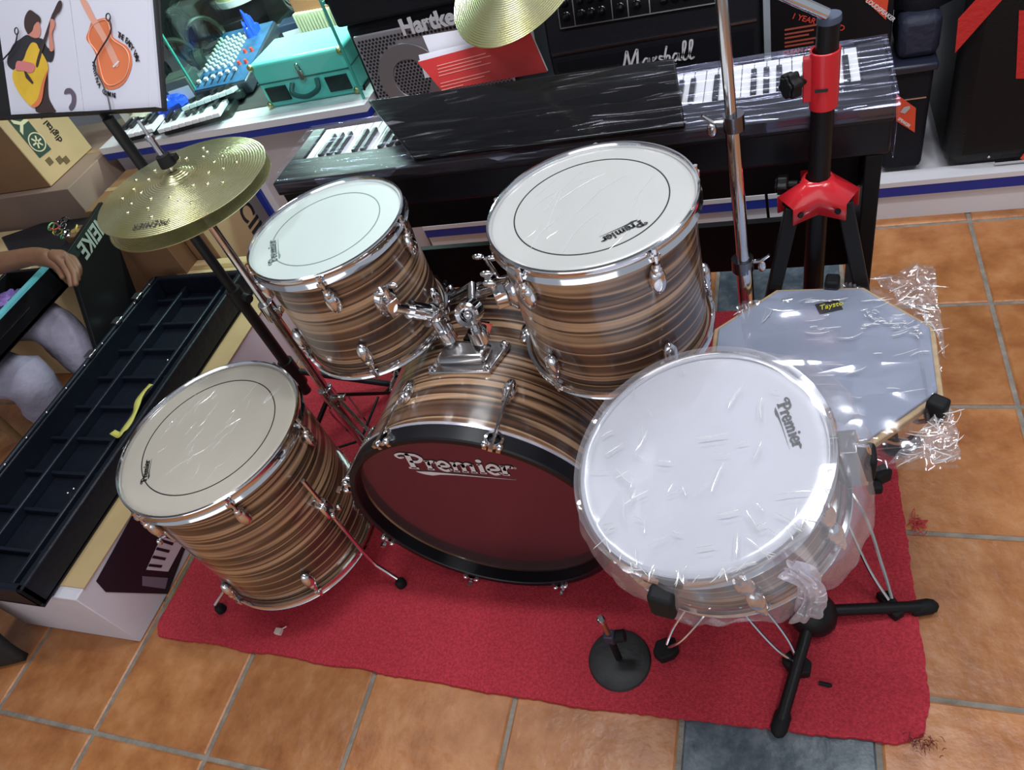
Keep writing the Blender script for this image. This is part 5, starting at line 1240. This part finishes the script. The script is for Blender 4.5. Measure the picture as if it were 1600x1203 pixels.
tx = bpy.data.textures.new('folds', 'CLOUDS'); tx.noise_scale = .07; dp = jn.modifiers.new('folds', 'DISPLACE'); dp.texture = tx; dp.strength = .035; dp.mid_level = .5
skin('shirt', [(*r3((-2.77, 1.18, .50)), .165), (*r3((-2.77, 1.18, .66)), .155), (*r3((-2.74, 1.18, .86)), (.115, .175)), (*r3((-2.73, 1.38, .88)), .08), (*r3((-2.63, 1.41, .78)), .066), (*r3((-2.73, .98, .88)), .08), (*r3((-2.65, .94, .77)), .066)],
     [(0, 1), (1, 2), (2, 3), (3, 4), (2, 5), (5, 6)], mat('dark_shirt', (.03, .032, .04), .8), pe)
MB().ell((-2.665 + .0 - O.x, 0, 1.15), (.105, .10, .09)).obj('hair', mat('black_hair', (.012, .010, .009), .6), pe)
for s in (-1, 1): MB().ell((-2.575 - O.x, s * .032, 1.12), (.012, .010, .008)).obj('eye', WINK, pe)
MB().ell((-2.562 - O.x, 0, 1.09), (.018, .013, .02)).obj('nose', SKIN, pe)
MB().ell((-2.575 - O.x, 0, 1.045), (.010, .026, .007)).obj('mouth', mat('lip', (.16, .05, .04), .5), pe)
for x, y in ((-2.27, 1.02), (-2.21, 1.21)):
    MB().ell((x + .03 - O.x, y - O.y, .045), (.13, .052, .045)).obj('shoe', BLACK, pe)
stl = thing('stool', 'low wooden stool the person sits on', 'stool', (-2.78, 1.18, 0))
MB().cyl((0, 0, .27), (0, 0, .30), .16, n=28).obj('seat', CARD, stl)
for k in range(4):
    t = PI / 4 + k * PI / 2; MB().cyl((.10 * math.cos(t), .10 * math.sin(t), .27), (.14 * math.cos(t), .14 * math.sin(t), 0), .016, n=10).obj('leg', CARD, stl)
# open black box on the lap, turquoise rim
lb_ = thing('open_box', 'open black box with turquoise rim held on the lap', 'box', (-2.33, 1.08, .47))
O = Vector(lb_.location); XL = -2.215
MB().bb((-.10, -.33, 0), (.11, .30, .012)).obj('bottom', BLACK, lb_)
for a, b in (((.09, -.33, 0), (.11, .30, .085)), ((-.10, -.33, 0), (-.085, .30, .085)), ((-.10, .285, 0), (.11, .30, .085)), ((-.10, -.33, 0), (.11, -.315, .085))):
    MB().bb(a, b).obj('box_wall', BLACK, lb_, bev=.003)
MB().bb((.088, -.33, .085), (.112, .30, .094)).obj('turquoise_rim', mat('turquoise_foam', (.16, .58, .64), .6), lb_)
MB().bb((.112, -.05, .045), (.1135, .15, .048)).obj('zip_line', CHROMED, lb_)
for i, (c, r, m_) in enumerate((((-.03, -.12), (.05, .05, .03), mat('teal_poly', (.10, .45, .50), .4)), ((.02, .06), (.05, .06, .03), mat('orange_poly', (.75, .25, .04), .4)), ((-.02, .18), (.05, .05, .03), mat('violet_poly', (.25, .15, .45), .4)))):
    crumple('wrapped_item', ('teal wrapped item in the open lap box', 'orange wrapped item in the open lap box', 'violet wrapped item in the open lap box')[i], (O.x + c[0], O.y + c[1], O.z + .013), r, m_, 20 + i)

# ------------------------------------------------------------------ music stand with open book
mu = thing('music_stand', 'black music stand with shallow desk at the upper left', 'music stand', (-1.415, 1.235, 0))
O = Vector(mu.location); MBK = mat('matt_black_steel', (.012, .012, .013), .45)
MB().cyl((0, 0, .10), (0, 0, .50), .0165, n=16).obj('lower_tube', MBK, mu)
MB().cyl((0, 0, .48), (0, 0, 1.04), .0135, n=16).obj('upper_tube', MBK, mu)
MB().cyl((0, 0, .47), (0, 0, .53), .022, n=16).cyl((.02, 0, .5), (.045, -.01, .5), .012, n=12).obj('height_clamp', MBK, mu)
for ang in (20, 140, 265):
    d = Vector((math.cos(math.radians(ang)), math.sin(math.radians(ang)), 0))
    lg = MB().tube([Vector((0, 0, .20)), d * .12 + Vector((0, 0, .12)), d * .27 + Vector((0, 0, .022))], .010, 10).obj('leg', MBK, mu); MB().ell(d * .27 + Vector((0, 0, .018)), (.02, .02, .016)).obj('rubber_foot', RUBBER, lg)
MB().cyl((0, 0, .14), (0, 0, .24), .024, n=16).obj('leg_collar', MBK, mu)
A0 = Pz((0, 185), 1.05); A1 = Pz((252, 170), 1.05); e = (A1 - A0).normalized()
d_ = ray((241, 0)); Pt = CAM + d_ * ((A1 - CAM).dot(e) / d_.dot(e)); u = (Pt - A1).normalized(); nrm = e.cross(u).normalized()
if nrm.dot(CAM - A0) < 0: nrm = -nrm
B0 = A0 - e * .06
DH = .34
DSK = (B0 - O, A1 + e * .012 - O, A1 + e * .012 + u * DH - O, B0 + u * DH - O)
MB().slab([p - nrm * .006 for p in DSK], .004 if (DSK[1] - DSK[0]).cross(DSK[2] - DSK[0]).dot(nrm) > 0 else -.004).obj('desk', MBK, mu, bev=.001)
MB().slab([p for p in (DSK[0] - nrm * .006, DSK[1] - nrm * .006, DSK[1] + nrm * .022, DSK[0] + nrm * .022)], .004).obj('desk_lip', MBK, mu)
MB().tube([(0, 0, 1.02), (A0.lerp(A1, .5) - O) + u * .10 - nrm * .008], .012, 10).obj('desk_hinge', MBK, mu)
def onp(px, k=.004): return Pp(px, A0 + nrm * k, nrm)
bk_ = thing('songbook', 'open guitar songbook showing a guitarist and an orange guitar on stand', 'book', A0.lerp(A1, .5))
OB = Vector(bk_.location)
def closed(px, k=5):
    P = [Vector((*p, 0)) for p in px]; N = len(P); out = []
    for i in range(N):
        a, b, c_, d = P[i - 1], P[i], P[(i + 1) % N], P[(i + 2) % N]
        for j in range(k):
            t = j / k; out.append((.5 * ((2 * b) + (c_ - a) * t + (2 * a - 5 * b + 4 * c_ - d) * t * t + (3 * b - a - 3 * c_ + d) * t ** 3)).xy)
    return out
def dec(name, px, m, k, par=None):
    return MB().poly([onp(p, k) - OB for p in (closed(px) if len(px) > 6 else px)]).obj(name, m, par or bk_)
PG = mat('book_page', (.74, .72, .82), .5)
def page(name, px): 
    q = [onp(p, .004) - OB for p in px]; s = 1 if (q[1] - q[0]).cross(q[2] - q[0]).dot(nrm) > 0 else -1
    return MB().slab(q, -.006 * s * 1).obj(name, PG, bk_)
c = lambda x, y: (x / 6.332, y / 6.332)
pl_ = page('left_page', [c(110, 1135), c(826, 1100), c(680, -40), c(-60, -60)])
pr_ = page('right_page', [c(834, 1100), c(1470, 1078), c(1465, -60), c(690, -40)])
pr2 = page('turned_page', [c(1472, 1078), c(1575, 1085), c(1480, -60), c(1467, -60)])
YEL = mat('print_yellow_guitar', (.80, .50, .045), .5, var=.12, vscale=12); ORG = mat('print_orange_guitar', (.78, .21, .085), .5, var=.08, vscale=12)
PK = mat('print_skin', (.68, .27, .20), .5); BKP = mat('print_black_shirt', (.035, .032, .040), .5); HR = mat('print_hair', (.06, .035, .035), .5); ORD = mat('print_orange_light', (.85, .42, .28), .5)
dec('print_trousers', [c(*p) for p in ((470, 720), (480, 950), (530, 1060), (545, 1108), (385, 1115), (350, 1050), (420, 800))], HR, .0052, pl_)
dec('print_shirt', [c(*p) for p in ((265, 345), (330, 375), (420, 385), (470, 470), (535, 500), (515, 605), (460, 600), (420, 540), (300, 560), (215, 600), (150, 690), (80, 650), (75, 570), (130, 440), (200, 385))], BKP, .0056, pl_)
dec('print_face', [c(*p) for p in ((280, 330), (330, 240), (375, 195), (392, 240), (402, 320), (380, 370), (330, 372))], PK, .0060, pl_)
dec('print_hair', [c(*p) for p in ((270, 330), (240, 260), (245, 170), (290, 100), (350, 130), (395, 170), (400, 225), (370, 215), (335, 250), (320, 300), (285, 335))], HR, .0064, pl_)
dec('print_guitar', [c(*p) for p in ((310, 425), (360, 430), (385, 480), (420, 530), (462, 610), (475, 690), (440, 830), (410, 1000), (350, 1062), (270, 1020), (170, 890), (122, 760), (140, 690), (230, 590), (265, 500))], YEL, .0066, pl_)
dec('print_guitar_side', [c(*p) for p in ((475, 690), (440, 830), (410, 1000), (350, 1062), (310, 1045), (370, 980), (420, 800))], ORG, .0070, pl_)
dec('print_neck', [c(*p) for p in ((355, 640), (385, 520), (500, 180), (530, 110), (580, 10), (612, 25), (590, 110), (530, 190), (420, 500), (375, 655))], HR, .0074, pl_)
dec('print_arm', [c(*p) for p in ((495, 250), (500, 190), (535, 200), (540, 260), (515, 330), (530, 490), (488, 490), (485, 320))], PK, .0078, pl_)
dec('print_hand', [c(*p) for p in ((155, 690), (165, 610), (215, 605), (330, 630), (340, 690), (300, 720), (220, 700))], mat('print_pink', (.72, .22, .22), .5), .0078, pl_)
dec('print_pickguard', [c(*p) for p in ((235, 700), (260, 710), (330, 815), (318, 832), (255, 770))], HR, .0080, pl_)
dec('print_emblem', [c(*p) for p in ((635, 930), (650, 880), (700, 875), (745, 930), (752, 1000), (735, 1060), (700, 1092), (680, 1060), (705, 1010), (708, 960), (690, 925))], mat('print_grey_violet', (.14, .11, .15), .5), .0056, pl_)
dec('print_guitar', [c(*p) for p in ((905, 215), (960, 195), (1040, 178), (1085, 210), (1105, 300), (1115, 365), (1180, 410), (1265, 470), (1300, 560), (1300, 660), (1250, 790), (1180, 860), (1090, 885), (1020, 850), (975, 760), (955, 640), (945, 540), (900, 450), (852, 380), (880, 290))], ORG, .0054, pr_)
dec('print_neck', [c(*p) for p in ((790, 0), (845, -5), (945, 185), (985, 235), (1170, 590), (1130, 650), (1010, 400), (905, 225))], mat('print_pale_neck', (.80, .38, .28), .5), .0062, pr_)
bdr = [c(*p) for p in ((920, 250), (1035, 195), (1085, 270), (1110, 385), (1240, 480), (1280, 600), (1230, 770), (1110, 845), (1030, 800), (985, 640), (960, 520), (890, 420), (880, 340))]
mb = MB(); mb.tube([onp(p, .0064) - OB for p in closed(bdr)], .0012, 4, close=True); mb.obj('print_binding', ORD, pr_)
dec('print_bridge', [c(*p) for p in ((1112, 655), (1170, 598), (1182, 608), (1125, 670)) ], WINK, .0068, pr_)
def arc_text(s, pts, size, par):
    P = smooth_pts([tuple(onp(p, .006) - OB) for p in pts], 10); tot = sum((P[i + 1] - P[i]).length for i in range(len(P) - 1)); n = len(s)
    for k, ch in enumerate(s):
        if ch == ' ': continue
        tgt = tot * (k + .2) / n; acc = 0
        for i in range(len(P) - 1):
            l = (P[i + 1] - P[i]).length
            if acc + l >= tgt: p = P[i].lerp(P[i + 1], (tgt - acc) / l); d = P[i + 1] - P[i]; break
            acc += l
        text('print_letter', ch, size, INK, par, frame(p, d, nrm.cross(d)), offset=.0002)
arc_text('THE EASY WAY', [c(1155, 360), c(1245, 425), c(1310, 520), c(1345, 610)], .0165, pr_)
arc_text('MARTIN A. CUMMINS', [c(912, 600), c(925, 700), c(960, 830), c(1030, 930), c(1140, 970)], .0145, pr_)
WIRE = mat('dark_wire', (.03, .025, .035), .4)
for nm, pts, ctr in (('page_clip', ((0, 620), (110, 500), (155, 420), (172, 330)), (163, 308)), ('page_clip', ((1095, 1092), (1065, 950), (1030, 870), (1000, 790), (930, 620), (1090, 330), (1085, 200)), (1070, 170))):
    pts = [onp(c(*p), .012) - O for p in pts]
    m_ = MB().tube(smooth_pts([tuple(p) for p in pts], 4), .0016, 6)
    cc = onp(c(*ctr), .012) - O; m_.tube([cc + (e * math.cos(t * PI / 6) + u * math.sin(t * PI / 6)) * .0075 for t in range(12)], .0014, 5, close=True)
    m_.obj(nm, WIRE, mu)
